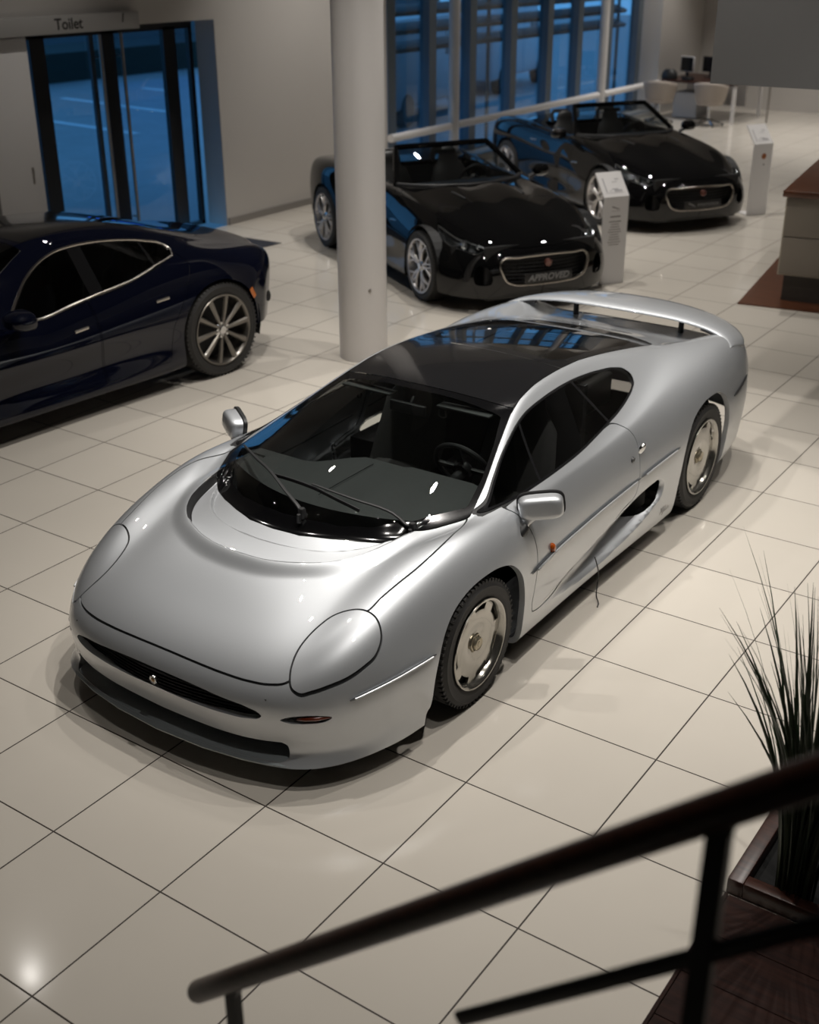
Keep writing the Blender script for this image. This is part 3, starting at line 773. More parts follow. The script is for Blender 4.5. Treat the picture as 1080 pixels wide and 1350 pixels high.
def build_cabin(root):
    # dashboard: broad grey top sweeping down from the screen
    secs = []
    for x in np.linspace(-.66, .66, 23):
        a = abs(x)
        yb = .60 if x > -.1 else .60 - .22 * sstep(np.array(-x), .1, .35)
        zt = .79 + (.012 if .12 < x < .58 else 0)
        yf = -.02 + .45 * a * a
        secs.append([(x, yf, .775), (x, yf + .15, zt), (x, yb - .10, zt + .006), (x, yb, zt - .012), (x, yb + .02, zt - .09), (x, yb - .05, .52), (x, yf, .52)])
    d = loft(secs).build('dashboard', M_DASH, root, smooth=True, angle=50)
    seam = MB().tube([(.0, .05, .799), (.0, .3, .802), (.0, .5, .803)], .002, 6); seam.build('dashboard_seam', M_GAP, d)
    w = MB(); n = 40
    w.tube([(.165 * math.cos(2 * PI * k / n), .165 * math.sin(2 * PI * k / n), 0) for k in range(n)], .014, 10, closed=True)
    w.box(-.15, .15, -.014, .014, -.012, .004); w.box(-.02, .02, -.15, 0, -.012, .004); w.lathe([(0, .02), (.04, .018), (.055, 0), (.05, -.03)], 24, 'z')
    so = w.build('steering_wheel', M_TRIM, root, smooth=True); so.matrix_local = Matrix.Translation((.36, .80, .76)) @ Matrix.Rotation(-1.1, 4, 'X')
    cl = MB().tube([(.36, .82, .75), (.36, .55, .69)], .03, 12); cl.build('steering_column', M_TRIM, root, smooth=True)
    for x in (.36, -.36):
        s = MB()
        secs = []
        for (y, z, hw, th) in ((1.02, .36, .22, .06), (1.25, .40, .24, .07), (1.36, .60, .24, .07), (1.42, .80, .21, .06), (1.45, .90, .12, .05), (1.46, 1.00, .10, .04), (1.465, 1.03, .07, .02)):
            secs.append([(x + hw * math.cos(t) , y + th * math.sin(t) * (1 if y > 1.3 else .3), z + th * math.sin(t) * (0 if y > 1.3 else 1)) for t in np.linspace(0, 2 * PI, 17)[:-1]])
        so = loft(secs).build('seat', M_SEAT, root, smooth=True, angle=60)
        c = MB(); c.box(x - .23, x + .23, .95, 1.35, .22, .40); c.build('seat_cushion', M_SEAT, so, bevel=.03)
    MB().box(-.62, .62, 1.62, 1.66, .2, 1.02).build('rear_bulkhead', M_DARKGREY, root)
    MB().box(-.09, .09, .55, 1.5, .2, .52).build('centre_console', M_DARKGREY, root, bevel=.02)
    for x in (.31, -.31):
        MB().box(x - .16, x + .16, .855, .93, 1.035, 1.047).build('sun_visor', M_DASH, root, bevel=.004)
    v = MB(); v.box(-.11, .11, .80, .825, .985, 1.04); v.tube([(0, .83, 1.02), (0, .87, 1.06)], .01, 8); v.build('rear_view_mirror', M_TRIM, root, bevel=.008)
    # belt guide between the seats
    bl = MB().tube([(-.16, 1.36, .80), (-.165, 1.36, .765), (-.15, 1.36, .757), (-.13, 1.36, .757), (-.115, 1.36, .765), (-.12, 1.36, .80)], .005, 8)
    bl.build('belt_guide', mat('pale_plastic', (.5, .5, .48), .4), root)
    MB().box(-.9, .9, 1.75, 2.9, .68, .70).build('engine_cover', M_DARKGREY, root) if 0 else None
    e = MB(); e.box(-.36, .36, 1.80, 2.55, .60, .80); e.box(-.30, -.08, 1.9, 2.5, .80, .86); e.box(.08, .30, 1.9, 2.5, .80, .86)
    e.build('engine', mat('engine_metal', (.16, .16, .15), .4, .6), root, bevel=.02)
# ------------------------------------------------------------------ black open roadsters
# stations: lip, bumper, nose, bonnet lead, bonnet front, front axle, cowl, screen foot, door, seat back, rear axle, rear deck, tail edge, tail mid, tail low
RX = [
 [(0,-0.83,0.15),(0,-0.875,0.32),(0,-0.87,0.47),(0,-0.8,0.605),(0,-0.5,0.755),(0,0.02,0.885),(0,0.6,0.965),(0,1,0.97),(0,1.55,0.955),(0,2.12,0.985),(0,2.62,0.985),(0,3.1,0.955),(0,3.47,0.885),(0,3.58,0.62),(0,3.5,0.3)],
 [(0.2,-0.825,0.15),(0.2,-0.87,0.32),(0.2,-0.862,0.47),(0.2,-0.792,0.605),(0.21,-0.49,0.76),(0.23,0.03,0.895),(0.24,0.62,0.972),(0.25,1,0.972),(0.25,1.55,0.955),(0.25,2.12,0.985),(0.25,2.62,0.985),(0.25,3.1,0.955),(0.25,3.465,0.885),(0.25,3.575,0.62),(0.25,3.495,0.3)],
 [(0.36,-0.81,0.15),(0.37,-0.852,0.32),(0.37,-0.842,0.47),(0.37,-0.765,0.605),(0.39,-0.46,0.745),(0.42,0.04,0.868),(0.44,0.66,0.95),(0.45,1,0.96),(0.46,1.55,0.955),(0.46,2.12,0.985),(0.46,2.62,0.985),(0.46,3.1,0.955),(0.46,3.45,0.885),(0.46,3.56,0.62),(0.46,3.48,0.3)],
 [(0.5,-0.785,0.15),(0.52,-0.815,0.32),(0.52,-0.8,0.47),(0.51,-0.715,0.598),(0.54,-0.42,0.732),(0.58,0.05,0.856),(0.61,0.76,0.945),(0.62,1.02,0.955),(0.64,1.55,0.95),(0.63,2.12,0.985),(0.62,2.62,0.985),(0.62,3.1,0.955),(0.61,3.42,0.885),(0.61,3.53,0.62),(0.61,3.45,0.3)],
 [(0.66,-0.72,0.155),(0.68,-0.735,0.32),(0.675,-0.71,0.47),(0.655,-0.61,0.595),(0.67,-0.36,0.725),(0.7,0.06,0.856),(0.73,0.9,0.945),(0.74,1.1,0.95),(0.75,1.55,0.945),(0.74,2.12,0.985),(0.73,2.62,0.995),(0.74,3.08,0.96),(0.74,3.34,0.885),(0.74,3.45,0.62),(0.74,3.38,0.3)],
 [(0.78,-0.62,0.16),(0.8,-0.63,0.32),(0.79,-0.59,0.47),(0.765,-0.49,0.585),(0.765,-0.26,0.71),(0.78,0.08,0.838),(0.8,0.95,0.92),(0.805,1.14,0.93),(0.81,1.55,0.925),(0.825,2.12,0.975),(0.84,2.62,0.99),(0.84,3.04,0.945),(0.83,3.25,0.87),(0.83,3.34,0.62),(0.83,3.28,0.3)],
 [(0.86,-0.5,0.165),(0.88,-0.51,0.32),(0.87,-0.47,0.46),(0.845,-0.38,0.55),(0.845,-0.18,0.665),(0.855,0.09,0.775),(0.855,1,0.85),(0.855,1.18,0.86),(0.86,1.55,0.86),(0.885,2.12,0.92),(0.91,2.62,0.94),(0.9,2.98,0.9),(0.89,3.16,0.83),(0.885,3.24,0.62),(0.885,3.18,0.3)],
 [(0.905,-0.42,0.17),(0.925,-0.42,0.32),(0.92,-0.39,0.46),(0.905,-0.31,0.54),(0.905,-0.13,0.61),(0.91,0.1,0.67),(0.885,1,0.72),(0.885,1.2,0.73),(0.89,1.55,0.74),(0.92,2.12,0.8),(0.955,2.62,0.83),(0.94,2.92,0.8),(0.92,3.08,0.74),(0.915,3.15,0.6),(0.915,3.1,0.3)],
 [(0.93,-0.36,0.18),(0.945,-0.36,0.3),(0.945,-0.34,0.38),(0.935,-0.26,0.43),(0.94,-0.1,0.48),(0.945,0.12,0.52),(0.905,1,0.56),(0.905,1.2,0.56),(0.91,1.55,0.57),(0.935,2.12,0.61),(0.962,2.62,0.64),(0.955,2.88,0.63),(0.94,3,0.6),(0.93,3.06,0.5),(0.93,3.02,0.3)],
 [(0.935,-0.34,0.17),(0.95,-0.34,0.24),(0.95,-0.32,0.28),(0.945,-0.24,0.3),(0.95,-0.08,0.32),(0.95,0.14,0.33),(0.9,1,0.35),(0.9,1.2,0.35),(0.905,1.55,0.35),(0.935,2.12,0.38),(0.962,2.62,0.41),(0.955,2.86,0.42),(0.945,2.96,0.42),(0.94,3,0.38),(0.94,2.98,0.28)],
 [(0.93,-0.33,0.15),(0.945,-0.33,0.17),(0.945,-0.31,0.18),(0.94,-0.22,0.18),(0.94,-0.06,0.18),(0.94,0.16,0.18),(0.925,1,0.19),(0.925,1.2,0.19),(0.93,1.55,0.19),(0.94,2.12,0.19),(0.945,2.62,0.21),(0.94,2.84,0.23),(0.935,2.92,0.25),(0.93,2.95,0.25),(0.93,2.95,0.24)],
 [(0.86,-0.33,0.14),(0.87,-0.33,0.14),(0.87,-0.31,0.14),(0.87,-0.22,0.14),(0.87,-0.06,0.14),(0.87,0.16,0.14),(0.86,1,0.15),(0.86,1.2,0.15),(0.86,1.55,0.15),(0.87,2.12,0.15),(0.87,2.62,0.17),(0.87,2.84,0.2),(0.87,2.92,0.22),(0.87,2.95,0.23),(0.87,2.95,0.23)],
]
M_PBLACK = mat('black_paint', (.0035, .0035, .0038), .2, 0., coat=1., coat_rough=.01, spec=0.)
M_PNAVY = mat('midnight_blue_paint', (.0025, .0035, .011), .25, .0, coat=1., coat_rough=.01, spec=0.)
M_GLASSR = glass('roadster_screen_glass', (.40, .42, .42))
M_SEATK = mat('black_seat_leather', (.010, .010, .010), .5)
M_LENS = glass('lamp_lens', (.75, .78, .8))
M_LED = mat('lamp_reflector', (.55, .58, .6), .12, 1.)
M_GLASSK = glass('dark_car_glass', (.16, .17, .18))
M_PLATE = mat('plate_dark', (.02, .019, .019), .35)
M_PLTXT = mat('plate_lettering', (.22, .22, .22), .4)
M_SATIN = mat('satin_chrome', (.50, .46, .42), .22, 1.)
M_REDB = mat('red_enamel', (.16, .06, .045), .25, .5, coat=1.)

def arch(cx, cz, r, n=20):
    return [(cx + r * math.cos(a), cz + r * math.sin(a)) for a in np.linspace(PI, 0, n)] + [(cx + r, -.1), (cx - r, -.1)]

def tubmap(pts, s): return [(p[0] * s, p[1], p[2]) for p in pts]

def build_roadster():
    root = empty('roadster', (0, 0, 0))
    m = Surf(RX, 230, 150).mesh()
    full = PM(m.V, m.N, m.F); sh = Shell(m)
    for s in (1, -1):
        sh.hole(lambda q: side_f(q, arch(0, .34, .375), s, .6)); sh.hole(lambda q: side_f(q, arch(2.622, .345, .385), s, .6))
    gr = smooth_poly(mir_poly([(0, .275), (.20, .278), (.34, .290), (.42, .325), (.462, .40), (.48, .49), (.455, .522), (.3, .538), (0, .545)]), 4)
    sh.hole(lambda q: front_f(q, gr, -.5))
    gill = [(.56, .30), (.60, .46), (.66, .47), (.70, .30)]; gill2 = [(.72, .26), (.735, .43), (.785, .44), (.80, .24)]
    for s in (1, -1):
        for g in (gill,):
            gp = smooth_poly([(s * x, z) for x, z in g], 3); sh.hole(lambda q: front_f(q, gp, -.35))
    cock = smooth_poly(mir_poly([(0, .66), (.30, .70), (.55, .85), (.655, 1.02), (.665, 1.5), (.66, 2.0), (.60, 2.14), (.3, 2.17), (0, 2.17)]), 4)
    sh.hole(lambda q: top_f(q, cock, .7))
    # bonnet: clamshell with creases
    hood = smooth_poly(mir_poly([(0, -.79), (.3, -.765), (.46, -.70), (.55, -.58), (.62, -.42), (.72, -.18), (.775, .10), (.79, .45), (.775, .80), (.70, .87), (.5, .72), (.25, .62), (0, .60)]), 4)
    sh.take(lambda q: top_f(q, hood, .55), .003, .007).build('bonnet', M_PBLACK, root)
    dp = smooth_poly([(.86, .20), (.86, .88), (.95, .96), (2.05, .965), (2.12, .93), (2.10, .60), (1.98, .30), (1.9, .20)], 3, sharp=range(8))
    for s in (1, -1):
        d = sh.take(lambda q: side_f(q, dp, s, .69), .002, .006); dd = d.build('door', M_PBLACK, root)
        h = drop(full.V, full.N, full.F, [(1.82, .80), (1.98, .80)], 'x')
        hb = MB().tube([np.array(p[0]) * [s, 1, 1] for p in h], .010, 8, flat=(.5, 1.2)); hb.build('door_handle', M_SATIN, dd, smooth=True)
    # lamps
    for s in (1, -1):
        lp = smooth_poly([(s * x, y) for x, y in ((.525, -.695), (.60, -.675), (.70, -.58), (.79, -.40), (.83, -.20), (.80, -.10), (.765, -.22), (.70, -.42), (.61, -.57))], 4)
        L = sh.take(lambda q: top_f(q, lp, .45), .003, .02)
        lens = L.shift(-.001)
        lo = lens.build('headlight', M_LENS, root)
        bowl = PM(L.V, L.N, L.F).shift(-.03); bo = bowl.build('lamp_bowl', mat('dark_chrome', (.10, .10, .10), .25, .9), lo)
        for (x, y, r) in ((.69, -.50, .048), (.60, -.605, .032)):
            q = drop(full.V, full.N, full.F, [(x, y)], 'z')[0]; z = q[0][2] - .012
            pr = MB().lathe([(0, .010), (r * .35, .012), (r * .42, .004), (r * .7, .002), (r, .010), (r * 1.08, .004), (r * 1.05, -.03)], 24, 'z', M=Matrix.Translation((s * x, y, z)) @ Matrix.Rotation(.75, 4, 'X'))
            pr.build('lamp_projector', M_LED, lo, smooth=True)
        jl = [h[0] * [s, 1, 1] - h[1] * .004 for h in drop(full.V, full.N, full.F, smooth_poly([(.545, -.675), (.62, -.58), (.71, -.43), (.775, -.24), (.80, -.13)], 4, False), 'z')]
        MB().tube(jl, .009, 8).build('light_strip', M_LED, lo, smooth=True)
        jl = [h[0] * [s, 1, 1] - h[1] * .004 for h in drop(full.V, full.N, full.F, smooth_poly([(.545, -.68), (.64, -.655), (.73, -.53), (.80, -.36), (.82, -.20)], 4, False), 'z')]
        MB().tube(jl, .007, 8).build('light_strip', M_LED, lo, smooth=True)
        vent = [(.40 + .0 * i, 0) for i in range(1)]
        v = [h[0] * [s, 1, 1] + h[1] * .003 for h in drop(full.V, full.N, full.F, [(.33, .22), (.345, .34), (.36, .46)], 'z')]
        MB().tube(v, .016, 8, flat=(1, .3)).build('bonnet_vent', M_TRIM, root, smooth=True)
        cr = [h[0] * [s, 1, 1] + h[1] * .0005 for h in drop(full.V, full.N, full.F, smooth_poly([(.24, -.70), (.27, -.3), (.30, .1), (.31, .5)], 6, False), 'z')]
        fv = [h[0] * [s, 1, 1] + h[1] * .004 for h in drop(full.V, full.N, full.F, [(.66, .66), (.78, .655), (.82, .64)], 'x')]
        MB().tube(fv, .012, 8, flat=(.4, 1.3)).build('wing_vent', M_SATIN, root, smooth=True)
        make_road_wheel('wheel', root, (s * .945, 0, .345), .345, .255, .262, s, 'split')
        make_road_wheel('wheel', root, (s * .955, 2.622, .35), .35, .295, .262, s, 'split')
        # door mirror
        secs = [superell(.99, .985, .02, .012, .93, 20), superell(.99, .987, .075, .04, .945, 20), superell(.995, .99, .10, .062, .985, 20), superell(1.0, .992, .105, .066, 1.03, 20), superell(1.0, .992, .10, .062, 1.05, 20)]
        fx = [[(p[0] * s, p[1], p[2]) for p in q] for q in secs]
        h = loft(fx).build('door_mirror', M_PBLACK, root, smooth=True, angle=50)
        MB().tube([(s * .86, 1.02, .92), (s * .92, 1.0, .95)], .022, 10).build('mirror_arm', M_TRIM, h, smooth=True)
    sh.body('body', M_PBLACK, M_GAP, root, .03)
    wh = MB()
    for s in (1, -1):
        for cy, cz, r in ((0, .34, .40), (2.622, .345, .41)):
            n = 20; vs = []; fs = []
            for i in range(n + 1):
                a = PI * i / n * 1.2 - .1 * PI
                for x in (.93, .58): vs.append((s * x, cy + r * math.cos(a), cz + r * math.sin(a)))
            for i in range(n): fs.append((2 * i, 2 * i + 1, 2 * i + 3, 2 * i + 2))
            o = len(vs); vs.append((s * .58, cy, cz)); fs += [(2 * i + 1, o, 2 * i + 3) for i in range(n)]
            w1 = MB().add(vs, fs); w1.build('wheel_housing', M_GAP, root)
    fl = MB(); fl.box(-.58, .58, -.75, 3.3, .13, .16); fl.box(-.86, .86, .42, 2.2, .13, .16); fl.box(-.82, .82, -.46, -.44, .14, .62); fl.box(-.60, .60, -.74, -.70, .14, .64); fl.box(-.8, .8, 2.17, 2.2, .15, .93)
    fl.build('floor_pan', M_GAP, root)
    # grille
    ring = [h[0] for h in drop(full.V, full.N, full.F, gr, 'y')]
    g = MB()
    for k in range(7):
        z = .30 + k * .035; hw = min(.47, .40 + (z - .30) * .5)
        g.tube([(x, -.868 + .14 * (x / .55) ** 2 + .02, z) for x in np.linspace(-hw, hw, 15)], .005, 6)
    for x in np.linspace(-.4, .4, 25): g.tube([(x, -.842 + .14 * (x / .55) ** 2, .29), (x, -.842 + .14 * (x / .55) ** 2, .53)], .003, 5)
    go = g.build('grille', M_TRIM, root, smooth=True)
    MB().tube(ring, .013, 8, closed=True).build('grille_surround', M_SATIN, go, smooth=True)
    b = MB(); b.lathe([(0, .008), (.024, .007), (.029, .012), (.035, .009), (.038, 0), (.038, -.02)], 28, 'z'); bo = b.build('badge', M_REDB, go, smooth=True); bo.matrix_local = Matrix.Translation((0, -.885, .475)) @ Matrix.Rotation(PI / 2 + .06, 4, 'X')
    # screen
    base = smooth_poly([(-.74, 1.02), (-.6, .86), (-.3, .70), (0, .645), (.3, .70), (.6, .86), (.74, 1.02)], 5, False)
    top = smooth_poly([(-.545, 1.45), (-.40, 1.41), (-.2, 1.375), (0, 1.36), (.2, 1.375), (.40, 1.41), (.545, 1.45)], 5, False)
    zb, zt = .955, 1.262; n = len(base); rows = 8; vs = []; fs = []
    def scr(i, t): 
        b, u = base[i], top[i]; z = zb + (zt + .015 * (1 - (2 * i / (n - 1) - 1) ** 2) - zb) * t
        return (b[0] + (u[0] - b[0]) * t, b[1] + (u[1] - b[1]) * t, z + .03 * t * (1 - t))
    for k in range(rows + 1):
        for i in range(n): vs.append(scr(i, k / rows))
    for k in range(rows):
        for i in range(n - 1): fs.append((k * n + i, k * n + i + 1, k * n + n + i + 1, k * n + n + i))
    MB().add(vs, fs).build('windscreen', M_GLASSR, root, smooth=True)
    path = [scr(0, t) for t in np.linspace(0, 1, 6)] + [scr(i, 1) for i in range(1, n - 1)] + [scr(n - 1, t) for t in np.linspace(1, 0, 6)]
    MB().tube(path, .030, 10, flat=(1.0, 1.0)).build('windscreen_frame', M_PBLACK, root, smooth=True)
    MB().tube([scr(i, .01) for i in range(n)], .02, 8).build('cowl_seal', M_TRIM, root, smooth=True)
    # cabin
    MB().box(-.66, .66, .72, 2.2, .30, .32).build('cabin_floor', M_GAP, root)
    secs = []
    for x in np.linspace(-.68, .68, 15):
        y0_ = .70 + .45 * x * x
        secs.append([(x, y0_, .90), (x, y0_ + .15, .935), (x, 1.16, .925), (x, 1.22, .87), (x, 1.18, .6), (x, y0_, .6)])
    loft(secs).build('dashboard', M_TRIM, root, smooth=True, angle=50)
    w = MB(); w.tube([(.17 * math.cos(2 * PI * k / 32), .17 * math.sin(2 * PI * k / 32), 0) for k in range(32)], .015, 8, closed=True); w.box(-.16, .16, -.02, .02, -.012, .005); w.lathe([(0, .02), (.05, .015), (.06, -.03)], 20, 'z')
    so = w.build('steering_wheel', M_TRIM, root, smooth=True); so.matrix_local = Matrix.Translation((.36, 1.38, .88)) @ Matrix.Rotation(-1.15, 4, 'X')
    MB().tube([(.36, 1.36, .87), (.36, 1.12, .80)], .03, 10).build('steering_column', M_TRIM, root)
    for x in (.36, -.36):
        secs = [[(x + hw * math.cos(t), y + th * math.sin(t), z) for t in np.linspace(0, 2 * PI, 17)[:-1]] for (y, z, hw, th) in ((1.86, .45, .24, .08), (1.90, .60, .25, .08), (1.96, .80, .235, .07), (2.00, .93, .19, .06), (2.02, .99, .13, .05), (2.03, 1.05, .125, .045), (2.035, 1.11, .10, .04), (2.04, 1.135, .05, .02))]
        so = loft(secs).build('seat', M_SEATK, root, smooth=True, angle=60)
        MB().box(x - .24, x + .24, 1.4, 1.9, .32, .50).build('seat_cushion', M_SEATK, so, bevel=.04)
        MB().tube([(x - .13, 2.14, .97), (x - .13, 2.16, 1.08), (x - .10, 2.165, 1.12), (x + .10, 2.165, 1.12), (x + .13, 2.16, 1.08), (x + .13, 2.14, .97)], .026, 10).build('roll_hoop', M_TRIM, root, smooth=True)
    MB().box(-.11, .11, 1.2, 2.1, .32, .66).build('centre_console', M_TRIM, root, bevel=.02)
    MB().tube([(-.12, 1.375, 1.20), (.12, 1.375, 1.20)], .026, 8, flat=(.5, 1)).build('rear_view_mirror', M_TRIM, root, smooth=True)
    return root

def number_plate(root, word):
    go = [c for c in root.children if c.name.startswith('grille')][0]
    T = Matrix.Translation((0, -.90, .345)) @ Matrix.Rotation(PI / 2, 4, 'X')
    p = MB().box(-.26, .26, -.048, .048, -.006, .004); po = p.build('number_plate', M_PLATE, go, bevel=.004); po.matrix_local = T
    if word:
        t = text_obj('plate_lettering', word, .085, M_PLTXT, None, extrude=.001, shear=.25, bold=.002)
        for v in t.data.vertices: v.co.x *= 1.05
        t.parent = go; t.matrix_local = Matrix.Translation((0, -.906, .345)) @ Matrix.Rotation(PI / 2, 4, 'X')
    else:
        g = MB()
        g.prism([(-.215, .022), (-.205, .030), (-.16, .012), (-.12, -.012), (-.105, -.018), (-.13, -.018), (-.17, .000), (-.20, .010)], 0, .002)
        for k in range(8):
            x = -.075 + k * .038
            g.box(x, x + .006, -.014, .014, 0, .002); g.box(x + .016, x + .022, -.014, .014, 0, .002); g.box(x + .006, x + .016, (.008 if k % 2 else -.014), (.014 if k % 2 else -.008), 0, .002)
        t = g.build('plate_lettering', M_PLTXT, go); t.matrix_local = Matrix.Translation((0, -.905, .345)) @ Matrix.Rotation(PI / 2, 4, 'X')

# ------------------------------------------------------------------ dark blue saloon
KX = [
 [(0,-0.82,0.22),(0,-0.9,0.42),(0,-0.78,0.66),(0,-0.3,0.8),(0,0.3,0.89),(0,0.8,0.955),(0,1.25,1.15),(0,1.68,1.285),(0,2.1,1.32),(0,2.6,1.285),(0,3.1,1.16),(0,3.55,1.03),(0,3.93,0.965),(0,4.03,0.72),(0,3.94,0.34)],
 [(0.28,-0.8,0.22),(0.28,-0.88,0.42),(0.28,-0.76,0.66),(0.28,-0.28,0.8),(0.28,0.32,0.89),(0.3,0.84,0.955),(0.28,1.28,1.145),(0.25,1.69,1.28),(0.24,2.1,1.313),(0.24,2.6,1.278),(0.25,3.1,1.155),(0.28,3.54,1.028),(0.28,3.92,0.963),(0.28,4.02,0.72),(0.28,3.93,0.34)],
 [(0.5,-0.76,0.22),(0.5,-0.83,0.42),(0.5,-0.7,0.66),(0.5,-0.24,0.8),(0.5,0.34,0.88),(0.56,0.94,0.955),(0.5,1.34,1.125),(0.44,1.71,1.255),(0.42,2.1,1.292),(0.42,2.6,1.257),(0.44,3.1,1.14),(0.5,3.5,1.02),(0.52,3.88,0.955),(0.52,3.97,0.72),(0.52,3.89,0.34)],
 [(0.62,-0.7,0.22),(0.63,-0.76,0.42),(0.62,-0.64,0.66),(0.61,-0.2,0.81),(0.62,0.36,0.885),(0.66,1.06,0.925),(0.6,1.45,1.07),(0.53,1.76,1.21),(0.51,2.1,1.25),(0.52,2.6,1.215),(0.56,3.08,1.11),(0.62,3.44,1.005),(0.64,3.82,0.94),(0.64,3.91,0.72),(0.64,3.84,0.34)],
 [(0.72,-0.62,0.22),(0.73,-0.66,0.42),(0.72,-0.55,0.67),(0.7,-0.15,0.83),(0.71,0.38,0.9),(0.74,1.16,0.9),(0.68,1.5,1),(0.6,1.79,1.155),(0.575,2.1,1.2),(0.585,2.6,1.165),(0.64,3.06,1.075),(0.7,3.38,0.995),(0.73,3.84,0.925),(0.74,3.93,0.72),(0.74,3.87,0.34)],
 [(0.82,-0.5,0.22),(0.83,-0.53,0.42),(0.81,-0.43,0.66),(0.78,-0.08,0.84),(0.8,0.42,0.85),(0.82,1.1,0.825),(0.815,1.5,0.795),(0.8,1.79,0.83),(0.79,2.1,0.872),(0.785,2.6,0.955),(0.79,3.04,1.02),(0.8,3.32,0.985),(0.82,3.74,0.9),(0.83,3.82,0.72),(0.83,3.77,0.34)],
 [(0.89,-0.4,0.22),(0.9,-0.42,0.42),(0.89,-0.33,0.62),(0.865,-0.02,0.79),(0.87,0.42,0.77),(0.87,1.1,0.755),(0.865,1.48,0.735),(0.86,1.77,0.755),(0.86,2.1,0.785),(0.87,2.6,0.855),(0.89,3.04,0.925),(0.9,3.28,0.92),(0.9,3.65,0.83),(0.9,3.72,0.68),(0.9,3.68,0.34)],
 [(0.93,-0.36,0.22),(0.945,-0.37,0.42),(0.94,-0.28,0.56),(0.935,0.02,0.68),(0.93,0.44,0.71),(0.91,1.1,0.66),(0.905,1.48,0.65),(0.905,1.77,0.655),(0.905,2.1,0.675),(0.92,2.6,0.73),(0.955,3.04,0.8),(0.965,3.24,0.8),(0.955,3.52,0.72),(0.945,3.58,0.62),(0.945,3.56,0.34)],
 [(0.95,-0.34,0.22),(0.965,-0.34,0.38),(0.97,-0.25,0.46),(0.97,0.05,0.54),(0.96,0.46,0.56),(0.935,1.1,0.53),(0.93,1.48,0.53),(0.93,1.77,0.53),(0.93,2.1,0.54),(0.95,2.6,0.57),(0.985,3.04,0.62),(0.99,3.2,0.63),(0.98,3.4,0.58),(0.97,3.45,0.5),(0.97,3.44,0.34)],
 [(0.955,-0.33,0.21),(0.97,-0.33,0.28),(0.975,-0.24,0.32),(0.975,0.06,0.34),(0.96,0.48,0.34),(0.915,1.1,0.36),(0.905,1.48,0.36),(0.905,1.77,0.36),(0.91,2.1,0.37),(0.945,2.6,0.38),(0.985,3.04,0.4),(0.99,3.18,0.41),(0.985,3.36,0.4),(0.975,3.4,0.37),(0.975,3.4,0.3)],
 [(0.945,-0.33,0.18),(0.96,-0.33,0.2),(0.965,-0.23,0.2),(0.965,0.07,0.2),(0.965,0.5,0.19),(0.96,1.1,0.19),(0.955,1.48,0.19),(0.955,1.77,0.19),(0.955,2.1,0.19),(0.965,2.6,0.19),(0.975,3.04,0.22),(0.975,3.16,0.23),(0.97,3.3,0.25),(0.97,3.34,0.26),(0.97,3.34,0.26)],
 [(0.88,-0.33,0.16),(0.88,-0.33,0.16),(0.88,-0.22,0.16),(0.88,0.08,0.16),(0.88,0.5,0.15),(0.88,1.1,0.15),(0.88,1.48,0.15),(0.88,1.77,0.15),(0.88,2.1,0.15),(0.88,2.6,0.15),(0.88,3.04,0.18),(0.88,3.16,0.2),(0.88,3.3,0.22),(0.88,3.34,0.24),(0.88,3.34,0.24)],
]
KWIN = [(1.32,.838),(1.45,.815),(1.6,.805),(1.81,.834),(1.98,.857),(2.1,.872),(2.3,.895),(2.49,.926),(2.68,.976),(2.89,1.055),(2.86,1.09),(2.73,1.135),(2.5,1.178),(2.28,1.20),(2.09,1.205),(1.90,1.19),(1.73,1.135),(1.6,1.062),(1.5,.982),(1.40,.90)]

